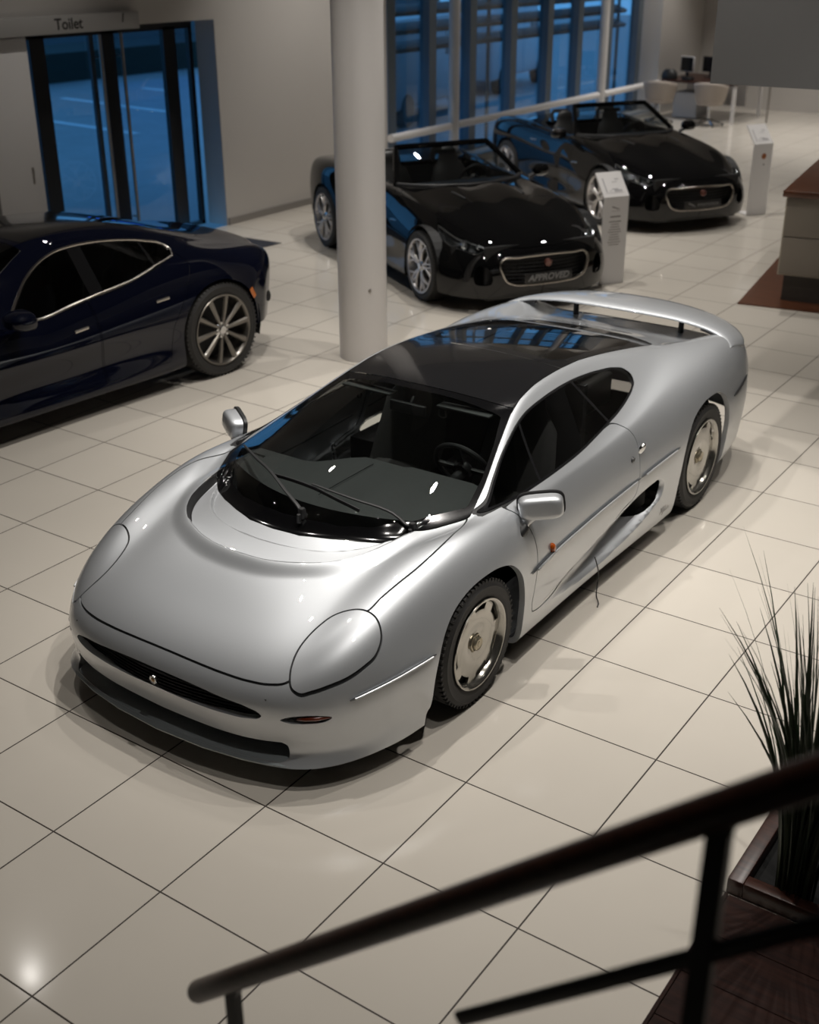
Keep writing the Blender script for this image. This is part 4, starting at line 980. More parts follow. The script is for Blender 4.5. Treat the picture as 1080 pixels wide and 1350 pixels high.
def build_saloon(loc, rz):
    root = empty('saloon_car', loc, rz)
    tag(root, 'dark blue fastback saloon with chrome-edged side windows, beside the entrance', 'car')
    m = Surf(KX, 260, 160).mesh()
    full = PM(m.V, m.N, m.F); sh = Shell(m)
    for s in (1, -1):
        sh.hole(lambda q: side_f(q, arch(0, .37, .405), s, .6)); sh.hole(lambda q: side_f(q, arch(3.16, .385, .415), s, .6))
    wp = smooth_poly(KWIN, 4)
    for s in (1, -1):
        w = sh.take(lambda q: side_f(q, wp, s, .5), .002, .004)
        d1 = lambda q: q.V[:, 1] - np.interp(q.V[:, 2], [.84, 1.2], [2.10, 2.085])
        d2 = lambda q: q.V[:, 1] - np.interp(q.V[:, 2], [.93, 1.15], [2.676, 2.663])
        wi, edge = w.cut(side_f(w, wp, s, .5) + .012)
        pa, r = wi.cut(d1(wi) + .06); b1, r = r.cut(d1(r) - .06)
        pb, r = r.cut(d2(r) + .012); b2, pc = r.cut(d2(r) - .012)
        edge.join(b1).join(b2).build('window_seal', M_BLACK, root)
        for p in (pa, pb, pc): p.build('window_pane', M_GLASSK, root)
        ch = [h[0] * [s, 1, 1] + h[1] * .003 * np.array([s, 1, 1]) for h in drop(full.V, full.N, full.F, smooth_poly(KWIN, 3), 'x')]
        MB().tube(ch, .009, 8, closed=True).build('window_trim', M_SATIN, root, smooth=True)
    glassy = np.array(mir_poly([(0, .84), (.30, .88), (.54, 1.0), (.64, 1.12), (.56, 1.45), (.49, 1.70), (.40, 1.68), (.2, 1.655), (0, 1.645)]))
    sh.take(lambda q: top_f(q, glassy, .8), .002, .004).build('windscreen', M_GLASSK, root)
    rw = np.array(mir_poly([(0, 2.62), (.25, 2.60), (.42, 2.58), (.46, 3.0), (.50, 3.36), (.3, 3.40), (0, 3.42)]))
    rp = np.array(mir_poly([(0, 1.70), (.25, 1.71), (.42, 1.74), (.42, 2.1), (.415, 2.54), (.25, 2.56), (0, 2.57)]))
    sh.take(lambda q: top_f(q, rw, .8), .002, .004).build('rear_window', M_GLASSK, root)
    sh.take(lambda q: top_f(q, rp, .8), .002, .004).build('solar_roof', M_BLACK, root)
    for s in (1, -1):
        for nm, poly in (('front_door', [(.78, .22), (.78, .60), (1.20, .80), (1.45, .80), (1.81, .82), (1.985, .845), (1.99, .70), (1.985, .24)]), ('rear_door', [(2.0, .24), (2.005, .70), (2.0, .848), (2.3, .882), (2.68, .962), (2.90, 1.04), (2.95, .95), (2.80, .72), (2.66, .52), (2.60, .26)])):
            dp = np.array(poly)
            d = sh.take(lambda q: side_f(q, dp, s, .7), .002, .006); dd = d.build(nm, M_PNAVY, root)
            yy = (1.79, 1.91) if nm == 'front_door' else (2.545, 2.665)
            h = drop(full.V, full.N, full.F, [(yy[0], .674 if yy[0] < 2 else .74), (yy[1], .682 if yy[0] < 2 else .75)], 'x')
            if len(h) == 2: MB().tube([p[0] * [s, 1, 1] for p in h], .012, 8, flat=(.6, 1.0)).build('door_handle', M_SATIN, dd, smooth=True)
        make_road_wheel('wheel', root, (s * .955, 0, .378), .378, .255, .285, s, 'blade')
        make_road_wheel('wheel', root, (s * .965, 3.16, .385), .385, .285, .285, s, 'blade')
        am = [h[0] * [s, 1, 1] + h[1] * .004 * np.array([s, 1, 1]) for h in drop(full.V, full.N, full.F, [(3.49, .66), (3.535, .585)], 'x')]
        if len(am) == 2: MB().tube(am, .022, 8, flat=(.3, 1)).build('side_marker', mat('orange_marker', (.65, .17, .02), .3, coat=1.), root, smooth=True)
        h = drop(full.V, full.N, full.F, [(s * .60, .80)], 'yb')
        tl = MB(); tl.lathe([(0, .004), (.05, .003), (.065, -.002), (.065, -.05)], 24, 'z')
        to = tl.build('tail_lamp', mat('red_lens', (.12, .008, .012), .15, coat=1.), root, smooth=True); to.matrix_local = Matrix.Translation(h[0][0]) @ Matrix.Rotation(-PI / 2, 4, 'X')
        secs = [superell(1.0, .90, .02, .012, 1.18, 20), superell(1.0, .895, .085, .045, 1.20, 20), superell(1.005, .893, .115, .068, 1.26, 20), superell(1.01, .893, .118, .072, 1.33, 20), superell(1.01, .893, .105, .062, 1.35, 20)]
        hm = loft([[(p[0] * s, p[1], p[2]) for p in q] for q in secs]).build('door_mirror', M_PNAVY, root, smooth=True, angle=50)
        MB().tube([(s * .84, 1.38, .80), (s * .94, 1.30, .86)], .025, 10).build('mirror_arm', M_TRIM, hm, smooth=True)
    # rear bumper with dark vent and paler lower edge
    sh.body('body', M_PNAVY, M_GAP, root, .03)
    for s in (1, -1):
        for cy, cz, r in ((0, .37, .43), (3.16, .385, .44)):
            n = 20; vs = []; fs = []
            for i in range(n + 1):
                a = PI * i / n * 1.2 - .1 * PI
                for x in (.945, .60): vs.append((s * x, cy + r * math.cos(a), cz + r * math.sin(a)))
            for i in range(n): fs.append((2 * i, 2 * i + 1, 2 * i + 3, 2 * i + 2))
            o = len(vs); vs.append((s * .6, cy, cz)); fs += [(2 * i + 1, o, 2 * i + 3) for i in range(n)]
            MB().add(vs, fs).build('wheel_housing', M_GAP, root)
    fl = MB(); fl.box(-.58, .58, -.7, 3.8, .15, .18); fl.box(-.87, .87, .45, 2.7, .15, .18); fl.build('floor_pan', M_GAP, root)
    bp = MB().tube([(-.80, 3.84, .50), (-.5, 3.97, .50), (0, 4.03, .50), (.5, 3.97, .50), (.80, 3.84, .50)], .05, 10, flat=(.5, 1)); bp.build('rear_bumper', M_TRIM, root, smooth=True)
    for y0_, cols in ((1.75, (.36, -.36)), (2.55, (.36, -.36))):
        for x in cols:
            secs = [[(x + hw * math.cos(t), y + th * math.sin(t), z) for t in np.linspace(0, 2 * PI, 17)[:-1]] for (y, z, hw, th) in ((y0_, .40, .24, .08), (y0_ + .05, .60, .25, .08), (y0_ + .12, .85, .22, .07), (y0_ + .15, .93, .13, .05), (y0_ + .16, 1.0, .13, .05), (y0_ + .165, 1.05, .08, .03))]
            so = loft(secs).build('seat', M_DARKGREY, root, smooth=True, angle=60)
            MB().box(x - .24, x + .24, y0_ - .45, y0_, .25, .42).build('seat_cushion', M_DARKGREY, so, bevel=.04)
    MB().box(-.66, .66, 1.0, 1.3, .55, .92).build('dashboard', M_TRIM, root, bevel=.04)
    return root
# ------------------------------------------------------------------ the showroom
def structure(o): o['kind'] = 'structure'; return o
CEIL = 6.2
def floor_material():
    m = bpy.data.materials.new('cream_floor_tile'); m.use_nodes = True; nt = m.node_tree; b = nt.nodes['Principled BSDF']
    tc = nt.nodes.new('ShaderNodeTexCoord'); sp = nt.nodes.new('ShaderNodeSeparateXYZ'); nt.links.new(tc.outputs['Object'], sp.inputs[0])
    def math_(op, a, bb=None, c=None):
        n = nt.nodes.new('ShaderNodeMath'); n.operation = op
        for k, v in enumerate((a, bb, c)):
            if v is None: continue
            if isinstance(v, (int, float)): n.inputs[k].default_value = v
            else: nt.links.new(v, n.inputs[k])
        return n.outputs[0]
    def joint(o):
        q = math_('PINGPONG', math_('MULTIPLY', o, 1 / .6), .5)          # 0 at a joint line, .5 mid tile
        return math_('LESS_THAN', q, .0058)
    j = math_('MAXIMUM', joint(sp.outputs['X']), joint(sp.outputs['Y']))
    fx = math_('FLOOR', math_('MULTIPLY', sp.outputs['X'], 1 / .6)); fy = math_('FLOOR', math_('MULTIPLY', sp.outputs['Y'], 1 / .6))
    cb = nt.nodes.new('ShaderNodeCombineXYZ'); nt.links.new(fx, cb.inputs[0]); nt.links.new(fy, cb.inputs[1])
    wn = nt.nodes.new('ShaderNodeTexWhiteNoise'); wn.noise_dimensions = '2D'; nt.links.new(cb.outputs[0], wn.inputs['Vector'])
    ns = nt.nodes.new('ShaderNodeTexNoise'); ns.inputs['Scale'].default_value = 3.; ns.inputs['Detail'].default_value = 6; nt.links.new(tc.outputs['Object'], ns.inputs['Vector'])
    v = math_('MULTIPLY_ADD', wn.outputs['Value'], .05, .965); v = math_('MULTIPLY_ADD', ns.outputs['Fac'], .05, v)
    mx = nt.nodes.new('ShaderNodeMix'); mx.data_type = 'RGBA'; mx.blend_type = 'MULTIPLY'; mx.inputs[0].default_value = 1
    mx.inputs[6].default_value = (.60, .555, .49, 1); nt.links.new(v, mx.inputs[7])
    m2 = nt.nodes.new('ShaderNodeMix'); m2.data_type = 'RGBA'; nt.links.new(j, m2.inputs[0]); nt.links.new(mx.outputs[2], m2.inputs[6]); m2.inputs[7].default_value = (.035, .025, .018, 1)
    nt.links.new(m2.outputs[2], b.inputs['Base Color'])
    r = math_('MULTIPLY_ADD', j, .5, .075); r = math_('MULTIPLY_ADD', ns.outputs['Fac'], .06, r); nt.links.new(r, b.inputs['Roughness'])
    b.inputs['Specular IOR Level'].default_value = .5
    return m

def wood(name, c1, c2, rough=.3, scale=(1, 12, 12)):
    m = bpy.data.materials.new(name); m.use_nodes = True; nt = m.node_tree; b = nt.nodes['Principled BSDF']
    tc = nt.nodes.new('ShaderNodeTexCoord'); mp = nt.nodes.new('ShaderNodeMapping'); mp.inputs['Scale'].default_value = scale
    n = nt.nodes.new('ShaderNodeTexNoise'); n.inputs['Scale'].default_value = 4; n.inputs['Detail'].default_value = 8; n.inputs['Roughness'].default_value = .65
    cr = nt.nodes.new('ShaderNodeValToRGB'); cr.color_ramp.elements[0].color = (*c1, 1); cr.color_ramp.elements[1].color = (*c2, 1); cr.color_ramp.elements[0].position = .35; cr.color_ramp.elements[1].position = .68
    nt.links.new(tc.outputs['Object'], mp.inputs[0]); nt.links.new(mp.outputs[0], n.inputs['Vector']); nt.links.new(n.outputs['Fac'], cr.inputs[0]); nt.links.new(cr.outputs[0], b.inputs['Base Color'])
    b.inputs['Roughness'].default_value = rough
    return m

M_WALL = vary(mat('wall_paint', (.60, .57, .54), .7), 1.2, .03)
M_WHITE = mat('white_lacquer', (.72, .70, .69), .35)
M_SKIRT = mat('grey_skirting', (.30, .28, .26), .5)
M_MULL = mat('grey_aluminium', (.14, .17, .20), .45, .3)
M_FRAME = mat('black_aluminium', (.012, .012, .013), .4)
M_STEEL = mat('brushed_steel', (.42, .39, .36), .35, 1.)
M_PANE = glass('window_glass', (.80, .86, .90), ior=1.45)
M_FLOOR = floor_material()
M_DWOOD = wood('dark_stained_wood', (.020, .006, .004), (.060, .020, .011), .32)
M_RAILW = wood('handrail_wood', (.022, .006, .003), (.060, .019, .009), .35)
M_CWOOD = wood('walnut_top', (.060, .020, .009), (.150, .055, .026), .3)
M_LWOOD = wood('landing_wood', (.010, .003, .002), (.030, .010, .006), .6)
M_LWOOD.node_tree.nodes['Principled BSDF'].inputs['Specular IOR Level'].default_value = .15
M_BLKMET = mat('black_metal', (.010, .011, .013), .4, .3)
M_MAT = vary(mat('entrance_matting', (.020, .022, .032), .9), 80, .3)

def build_room():
    X0, X1, Y0, Y1 = -8.5, 9., -9., 23.6
    structure(MB().box(X0, X1, Y0, Y1, -.12, 0).build('floor', M_FLOOR))
    structure(MB().box(X0 - 1, X1 + .2, Y0 - .2, Y1 + .2, CEIL, CEIL + .15).build('ceiling', mat('ceiling_paint', (.11, .11, .11), .8)))
    # left wall with entrance and window band
    D0, D1, W0, W1, DH, WH = 5.60, 8.39, 11.9, 21.42, 2.43, 3.5
    w = MB()
    w.box(-8.8, X0, Y0, D0, 0, CEIL); w.box(-8.8, X0, D0, D1, DH, CEIL); w.box(-8.8, X0, D1, W0, 0, CEIL)
    w.box(-9.0, X0, W0, W1, WH, CEIL); w.box(-9.1, X0, W1, Y1, 0, CEIL)
    structure(w.build('wall_left', M_WALL))
    structure(MB().box(-9.1, X1, Y1, Y1 + .2, 0, CEIL).build('wall_back', M_WALL))
    structure(MB().box(X1, X1 + .2, Y0, Y1, 0, CEIL).build('wall_right', mat('charcoal_wall', (.10, .10, .10), .6)))
    structure(MB().box(-8.8, X1, Y0 - .2, Y0, 0, CEIL).build('wall_front', mat('charcoal_wall')))
    structure(MB().box(X0, X0 + .02, D1 + .02, W0, 0, .09).build('baseboard_left', M_SKIRT))
    # gallery front over the far right
    structure(MB().box(-1.02, 9., 5.2, 8.4, 2.37, 3.75).build('wall_gallery', mat('gallery_paint', (.15, .148, .146), .7)))
    # window band: mullions are one frame, each pane with it
    ys = [12.5, 13.60, 14.79, 16.1, 17.39, 18.55, 19.8, 21.15]
    f = MB()
    for y in ys: f.box(-9.02, -8.84, y - .10, y + .10, .10, WH)
    f.box(-9.02, -8.86, W0, W1, .02, .12); f.box(-9.02, -8.86, W0, W1, 2.54, 2.62); f.box(-9.02, -8.86, W0, W1, WH - .1, WH)
    fo = structure(f.build('window_1', M_MULL))
    MB().box(-8.96, -8.95, W0, W1, .1, WH).build('window_glass', M_PANE, fo)
    structure(MB().box(-9.1, X0, W0, W1, -.12, .10).build('trim_1', M_WHITE))
    # entrance door
    fr = MB()
    for y0, y1 in ((5.60, 5.64), (5.90, 6.10), (6.905, 7.09), (7.85, 8.05), (8.27, 8.33)): fr.box(-8.88, -8.82, y0, y1, 0, 2.36)
    fr.box(-8.88, -8.82, D0, 8.33, 2.33, DH); fr.box(-8.88, -8.82, D0, 8.33, 0, .05)
    d = structure(fr.build('door_1', M_FRAME))
    MB().box(-8.855, -8.85, D0, 8.30, .05, 2.36).build('door_glass', M_PANE, d)
    MB().box(-8.87, -8.83, 6.73, 6.79, .05, 2.33).build('door_bar', mat('door_bar_grey', (.03, .045, .06), .4), d)
    for y in (6.80, 7.12):
        h = MB().tube([(-8.74, y, .12), (-8.74, y, 2.34)], .020, 14)
        for z in (.3, 2.1): h.tube([(-8.74, y, z), (-8.83, y, z)], .010, 8)
        h.build('door_handle', M_STEEL, d, smooth=True)
    rv = MB().box(-8.81, X0, 8.383, 8.392, 0, DH); structure(rv.build('trim_2', mat('grey_reveal', (.42, .41, .40), .6)))
    # white panel door beside the entrance
    p = MB().box(-8.50, -8.46, 4.98, 5.58, 0, 2.38); d2 = structure(p.build('door_2', M_WHITE, bevel=.004))
    MB().box(-8.462, -8.452, 5.44, 5.462, .95, 1.12).build('door_pull', M_STEEL, d2)
    MB().box(-8.50, -8.44, 4.86, 4.98, 0, 2.38).build('door_jamb', mat('grey_jamb', (.20, .19, .185), .5), d2)

    # hanging sign
    s = MB().box(-8.44, -8.38, 3.0, 7.08, 2.40, 2.575); so = s.build('toilet_sign', mat('sign_grey', (.36, .35, .34), .5), bevel=.003)
    tag(so, 'long grey wayfinding bar reading Toilet above the glass entrance', 'sign')
    Mx = Matrix(((0, 0, 1, 0), (1, 0, 0, 0), (0, 1, 0, 0), (0, 0, 0, 1)))
    tm = mat('sign_black', (.012, .012, .012), .5)
    t = text_obj('lettering', 'Toilet', .155, tm, so, extrude=.001, bold=.002); t.matrix_local = Matrix.Translation((-8.379, 6.09, 2.487)) @ Mx
    a = MB().prism([(-.012, -.045), (.004, -.045), (.022, .045), (.006, .045)], 0, .002); ao = a.build('arrow', tm, so); ao.matrix_local = Matrix.Translation((-8.379, 6.84, 2.52)) @ Mx

    # pillar
    pl = MB().lathe([(.205, 0), (.205, CEIL)], 64, 'z', c=(-3.86, 5.06, 0))
    po = structure(pl.build('pillar', mat('pillar_paint', (.66, .63, .61), .45), None, smooth=True)); po.name = 'trim_3'
    kn = MB().lathe([(0, .010), (.012, .009), (.016, 0), (.016, -.02)], 20, 'x', M=Matrix.Translation((-3.86, 5.06, .62)) @ Matrix.Rotation(-.62, 4, 'Z') @ Matrix.Translation((.204, 0, 0))); kn.build('pillar_knob', M_STEEL, po, smooth=True)
    # guard rail in front of the windows
    r = empty('guard_rail', (-8.45, 16.4, 0)); tag(r, 'white horizontal guard rail running along the window wall', 'railing')
    for y0, y1 in ((8.6 + 3.3, 13.5), (13.72, 18.62), (18.84, 21.5)):
        MB().tube([(-8.45, y0, .655), (-8.45, y1, .655)], .058, 16).build('rail', M_WHITE, r, smooth=True)
    for o in r.children: o.location = (8.45, -16.4, 0)
    for k, (y, lab) in enumerate(((13.61, 'slender white column at the windows behind the nearer black roadster'), (18.73, 'slender white column at the windows behind the farther black roadster'))):
        c = MB().lathe([(.085, 0), (.085, CEIL)], 32, 'z').build('slim_column', M_WHITE, None, smooth=True); c.location = (-8.45, y, 0)
        tag(c, lab, 'column', 'slim columns along the windows')
    # entrance mat
    m = MB().prism([(-8.45, 5.6), (-7.55, 5.5), (-7.26, 7.98), (-8.45, 7.93)], 0.0005, .008).build('door_mat', M_MAT)
    tag(m, 'dark entrance mat on the floor behind the saloon tail', 'mat')

def build_counter():
    a = math.radians(8.5); R = Matrix.Translation((-1.78, 8.44, 0)) @ Matrix.Rotation(a, 4, 'Z')
    m = MB().box(0, 3.0, 0, 3.2, .0005, .012, M=R).build('wood_floor_panel', M_CWOOD); tag(m, 'dark brown wooden floor panel under the counter', 'floor panel')
    root = empty('reception_counter', (0, 0, 0)); root.matrix_world = R
    tag(root, 'taupe counter with two drawer fronts and dark wooden top, at right', 'counter')
    M_TAU = mat('taupe_laminate', (.22, .19, .155), .45)
    MB().box(.36, 2.6, .30, 2.6, .0, .27).build('plinth', mat('dark_plinth', (.055, .045, .038), .5), root)
    MB().box(.30, 2.66, .26, 2.7, .27, 1.03).build('carcass', mat('counter_edge', (.42, .38, .30), .5), root)
    for z0, z1 in ((.285, .645), (.655, 1.025)):
        MB().box(.315, 2.64, .235, .262, z0, z1).build('drawer_front', M_TAU, root, bevel=.002)
    MB().box(.27, 2.7, .20, 2.75, 1.03, 1.09).build('counter_top', M_CWOOD, root, bevel=.004)

def build_stand(name, loc, rz, label, kind):
    root = empty(name, loc, rz); tag(root, label, 'information stand', 'white information stands')
    # folded sheet: foot, upright, sloping head; local -y faces the viewer
    w = .148; prof = [(.20, .006), (0, .006), (0, .006), (0, .90), (.135, 1.135)]
    t = .012; mb = MB()
    def slab(p, q, n):
        vs = []
        for (y, z) in (p, q):
            for x in (-w, w): vs += [(x, y, z), (x, y + n[0] * t, z + n[1] * t)]
        mb.add(vs, [(0, 2, 6, 4), (1, 5, 7, 3), (0, 1, 3, 2), (4, 6, 7, 5), (0, 4, 5, 1), (2, 3, 7, 6)])
    slab((0, .0), (.22, .0), (0, 1)); slab((0, 0), (0, .90), (1, 0)); slab((0, .90), (.20, 1.115), (.73, -.68))
    b = mb.build('panel', M_WHITE, root)
    pm = mat('print_grey', (.20, .18, .17), .5)
    pr = MB()
    T = Matrix.Rotation(PI / 2, 4, 'X') @ Matrix.Translation((0, 0, .0008))
    if kind == 0:
        pr.prism([(-.05, .80), (-.04, .806), (0, .79), (.045, .775), (.05, .77), (.01, .776), (-.03, .79)], 0, .0006, M=T)
        pr.box(-.05, .05, .755, .758, 0, .0006, M=T)
        for k, hw in enumerate((.060, .0, .070, .045, .055, .07, .075, .05, .06, .065, .075, .06)):
            z = .70 - k * .026
            if hw: pr.box(-hw, hw, z - (.007 if k == 0 else .0035), z + (.006 if k in (0, 2) else .003), 0, .0006, M=T)
        pr.build('printed_text', pm, root)
    else:
        d = MB().lathe([(0, .001), (.035, .001), (.037, 0)], 28, 'z', M=T @ Matrix.Translation((.02, .745, 0))); d.build('round_emblem', mat('orange_emblem', (.30, .10, .03), .5), root)
        d = MB().lathe([(0, .001), (.011, .001), (.012, 0)], 16, 'z', M=T @ Matrix.Translation((.03, .64, 0))); d.build('small_emblem', pm, root)
    # sheet on the sloping head
    Mh = Matrix.Translation((0, 0, .90)) @ Matrix.Rotation(math.atan2(.215, .20), 4, 'X') @ Matrix.Translation((0, 0, .0015))
    q = MB()
    for x0, x1, z0, z1 in ((-.10, -.085, .06, .22), (-.06, -.03, .07, .075), (0, .09, .06, .08), (-.02, .05, .085, .095), (.04, .09, .20, .21), (.0, .06, .17, .175), (-.11, .1, .045, .049)):
        q.box(x0, x1, z0, z1, -.0005, .0008, M=Mh)
    q.build('printed_sheet', mat('print_light_grey', (.42, .41, .42), .5), root)
    return root

def build_desk():
    root = empty('office_desk', (-7.4, 21.6, 0)); tag(root, 'white desk with a dark wooden top against the far wall', 'desk')
    P = lambda o: setattr(o, 'location', (7.4, -21.6, 0))
    P(MB().box(-8.25, -6.62, 20.95, 22.6, .72, .755).build('desk_top', M_DWOOD, root))
    for x, y in ((-6.67, 21.0), (-6.67, 22.5), (-8.2, 22.5)): P(MB().box(x - .03, x + .03, y - .03, y + .03, 0, .72).build('leg', M_WHITE, root))
    P(MB().box(-8.2, -6.9, 22.3, 22.33, .2, .72).build('modesty_panel', M_WHITE, root))
    pd = MB().box(-8.05, -7.55, 21.3, 21.9, .02, .50).build('drawer_pedestal', mat('pedestal_white', (.55, .56, .58), .5)); tag(pd, 'pale drawer pedestal standing under the far desk', 'pedestal')
    for k, (x, y, wd, rz, lab) in enumerate(((-8.0, 21.75, .36, -.35, 'smaller left computer monitor on the far desk'), (-7.55, 21.9, .44, -.35, 'wider right computer monitor on the far desk'))):
        r = empty('monitor', (x, y, .755), rz); tag(r, lab, 'monitor', 'monitors on the far desk')
        MB().box(-wd / 2, wd / 2, -.02, .02, .10, .40).build('housing', M_WHITE if k == 0 else M_TRIM, r, bevel=.006)
        MB().box(-wd / 2 + .015, wd / 2 - .015, -.023, -.019, .115, .385).build('screen', mat('dark_screen', (.008, .009, .012), .15), r)
        st = MB().box(-.03, .03, -.01, .03, 0, .12); st.box(-.10, .10, -.08, .08, 0, .012); st.build('monitor_foot', M_TRIM, r)
    b = MB(); b.lathe([(0, .20), (.09, .19), (.15, .13), (.17, .05), (.16, 0), (0, 0)], 24, 'z', M=Matrix.Diagonal((1, .7, 1, 1)))
    bo = b.build('handbag', M_TRIM, None, smooth=True); bo.location = (-8.12, 21.15, .756); tag(bo, 'rounded black bag lying at the left end of the far desk', 'bag')
    ph = MB().box(-.10, .10, -.09, .09, 0, .05); ph.box(-.10, -.04, -.09, .09, .05, .075); po = ph.build('desk_telephone', M_TRIM, None, bevel=.006); po.location = (-7.72, 21.15, .756); tag(po, 'low black telephone in the middle of the far desk', 'telephone')
    sh = mat('taupe_shell', (.36, .31, .27), .6)
    for k, (x, y, rz, lab) in enumerate(((-7.95, 20.35, .2, 'taupe tub chair at the left of the far desk, partly behind the roadster'), (-6.98, 20.55, .1, 'taupe tub chair on a star base at the right of the far desk'))):
        r = empty('tub_chair', (x, y, 0), rz); tag(r, lab, 'chair', 'tub chairs at the far desk')
        n = 28; vs = []; fs = []; rows = 6
        for i in range(n + 1):                        # wrap-around back, open towards the desk (+y)
            a = -PI - .25 + (PI + .5) * i / n
            hgt = .30 + .10 * math.sin(max(0, min(1, (i / n))) * PI)
            for q in range(rows + 1):
                t = q / rows; rr = .25 + .07 * t ** .7
                vs.append((rr * math.cos(a) * 1.05, rr * math.sin(a) * .95, .42 + hgt * t))
        k_ = rows + 1
        for i in range(n):
            for q in range(rows): fs.append((i * k_ + q, (i + 1) * k_ + q, (i + 1) * k_ + q + 1, i * k_ + q + 1))
        so = MB().add(vs, fs).build('backrest', sh, r, smooth=True); md = so.modifiers.new('solid', 'SOLIDIFY'); md.thickness = .03
        MB().lathe([(0, .46), (.22, .46), (.26, .43), (.24, .39), (0, .38)], 32, 'z').build('seat', sh, r, smooth=True)
        MB().tube([(0, 0, .10), (0, 0, .39)], .025, 12).build('stem', M_CHROME, r, smooth=True)
        for q in range(5):
            a = 2 * PI * q / 5 + .3
            lg = MB().tube([(0, 0, .12), (.28 * math.cos(a), .28 * math.sin(a), .03)], [.022, .014], 8)
            lo = lg.build('leg', M_CHROME, r, smooth=True)
            c = MB().lathe([(0, -.012), (.028, -.012), (.028, .012), (0, .012)], 14, 'x', M=Matrix.Translation((.28 * math.cos(a), .28 * math.sin(a), .028))); c.build('castor', M_TRIM, lo, smooth=True)
    g = MB().tube([(-6.16, 21.55, 0), (-6.16, 21.55, 2.4)], .02, 10).build('glass_post', M_STEEL, None, smooth=True); tag(g, 'thin grey upright post standing right of the far desk', 'post')

def build_stairs_and_planter():
    # handrail end A to B, vertical plane
    A = Vector((.645, -1.569, 1.112)); B = Vector((1.886, -1.685, 2.32)); d = (B - A)
    root = empty('stair_railing', tuple(A)); tag(root, 'dark wooden stair handrail on black posts across the lower right corner', 'railing')
    L = lambda p: Vector(p) - A
    end = B + d * .35
    pts = [A + (end - A) * t for t in np.linspace(0, 1, 12)]
    u = d.normalized()
    hp = [A - u * .0] + pts[1:]
    rad = .0262
    tube = [A - u * .016, A - u * .010, A] + pts[1:]
    hr = MB().tube([L(p) for p in tube], [rad * .6, rad * .9] + [rad] * (len(tube) - 2), 24, flat=(1, 1)); hr.build('handrail', M_RAILW, root, smooth=True, angle=60)
    lowA = Vector(RAIL_LOW[0]); lowB = Vector(RAIL_LOW[1]); dl = lowB - lowA
    MB().tube([L(lowA - dl * .9), L(lowB + dl * .5)], .0135, 12, flat=(.6, 1.1)).build('lower_rail', M_BLKMET, root, smooth=True)
    def post(px, py, ztop, zbot):
        p = MB(); p.box(-.016, .016, -.010, .010, zbot, ztop - .035)
        p.add([Vector(v) for v in ((-.016, -.01, ztop - .035), (.016, -.01, ztop - .035), (.016, .01, ztop - .035), (-.016, .01, ztop - .035), (-.040, -.012, ztop - .018), (.028, -.012, ztop + .0), (.028, .012, ztop + .0), (-.040, .012, ztop - .018))], [(0, 1, 5, 4), (1, 2, 6, 5), (2, 3, 7, 6), (3, 0, 4, 7), (4, 5, 6, 7)])
        o = p.build('post', M_BLKMET, root); o.location = L((px, py, 0)); return o
    for P_ in RAIL_POSTS: post(*P_)
    # stair landing of dark boards
    st = empty('stair_landing', (1.2, -.5, 0)); tag(st, 'dark wooden stair landing at the foot of the stairs, lower right', 'stairs')
    for k in range(5):
        o = MB().box(0, 1.4, .545 - .22 * (k + 1), .545 - .22 * k - .004, 0, .05).build('board', M_LWOOD, st); o.location = (-.02, .5, 0)
    MB().box(-.035, -.022, -.555, 1.04, 0, .055).build('edge_strip', M_LWOOD, st)
    for k in range(6):
        o = MB().box(0, 1.2, -.30, 0, .17 * k, .17 * k + .05).build('tread', M_LWOOD, st); o.location = (.25, -.55 - .29 * k, .17)
    # planter
    pl = empty('planter', (1.15, .6, 0)); tag(pl, 'dark wood-rimmed planter beside the stair landing', 'planter')
    for (x0, x1, y0, y1) in ((0, .06, 0, 1.5), (.0605, 1.2395, 0, .055), (.0605, 1.2395, 1.445, 1.5), (1.24, 1.3, 0, 1.5)):
        MB().box(x0, x1, y0, y1, 0.001, .07).build('rim', M_DWOOD, pl, bevel=.003)
    MB().box(.06, 1.24, .055, 1.445, 0.001, .012).build('soil', mat('black_soil', (.004, .004, .004), .95), pl)
    # ornamental grass
    rnd = random.Random(3)
    gm = vary(mat('grass_blade', (.030, .050, .022), .5), 3, .35)
    gd = vary(mat('dry_blade', (.055, .050, .028), .6), 3, .3)
    def clump(name, cx, cy, n, hmin, hmax, spread, label, mt):
        root = empty(name, (cx, cy, .012)); tag(root, label, 'plant', 'tall grasses in the planter')
        for part, mm in (('foliage', mt),):
            mb = MB()
            for i in range(n):
                a = rnd.uniform(0, 2 * PI); r0 = rnd.uniform(0, .07); h = rnd.uniform(hmin, hmax); lean = rnd.uniform(.02, spread) * h
                b = a + rnd.uniform(-.6, .6); w = rnd.uniform(.004, .009); tw = rnd.uniform(0, PI); vs = []; m_ = 9
                for q in range(m_ + 1):
                    t = q / m_; k = t ** 2.2
                    p = Vector((r0 * math.cos(a) + lean * k * math.cos(b), r0 * math.sin(a) + lean * k * math.sin(b), h * (t - .06 * k * spread)))
                    ww = w * (1 - t ** 3) * (0.6 + .4 * min(1, t * 6)) + .0004
                    sd = Vector((math.cos(tw + t * .8), math.sin(tw + t * .8), 0)); nn = Vector((-sd.y, sd.x, 0)) * ww * .25
                    vs += [p - sd * ww, p + nn, p + sd * ww, p - nn]
                fs = []
                for q in range(m_):
                    for j in range(4): fs.append((q * 4 + j, q * 4 + (j + 1) % 4, q * 4 + 4 + (j + 1) % 4, q * 4 + 4 + j))
                mb.add(vs, fs)
            o = mb.build(part, mm, root); o['kind'] = 'stuff'
        return root
    clump('grass_plant', 1.37, .70, 210, .75, 1.36, .36, 'tall grass clump nearest the rim of the planter, half out of frame', gm)
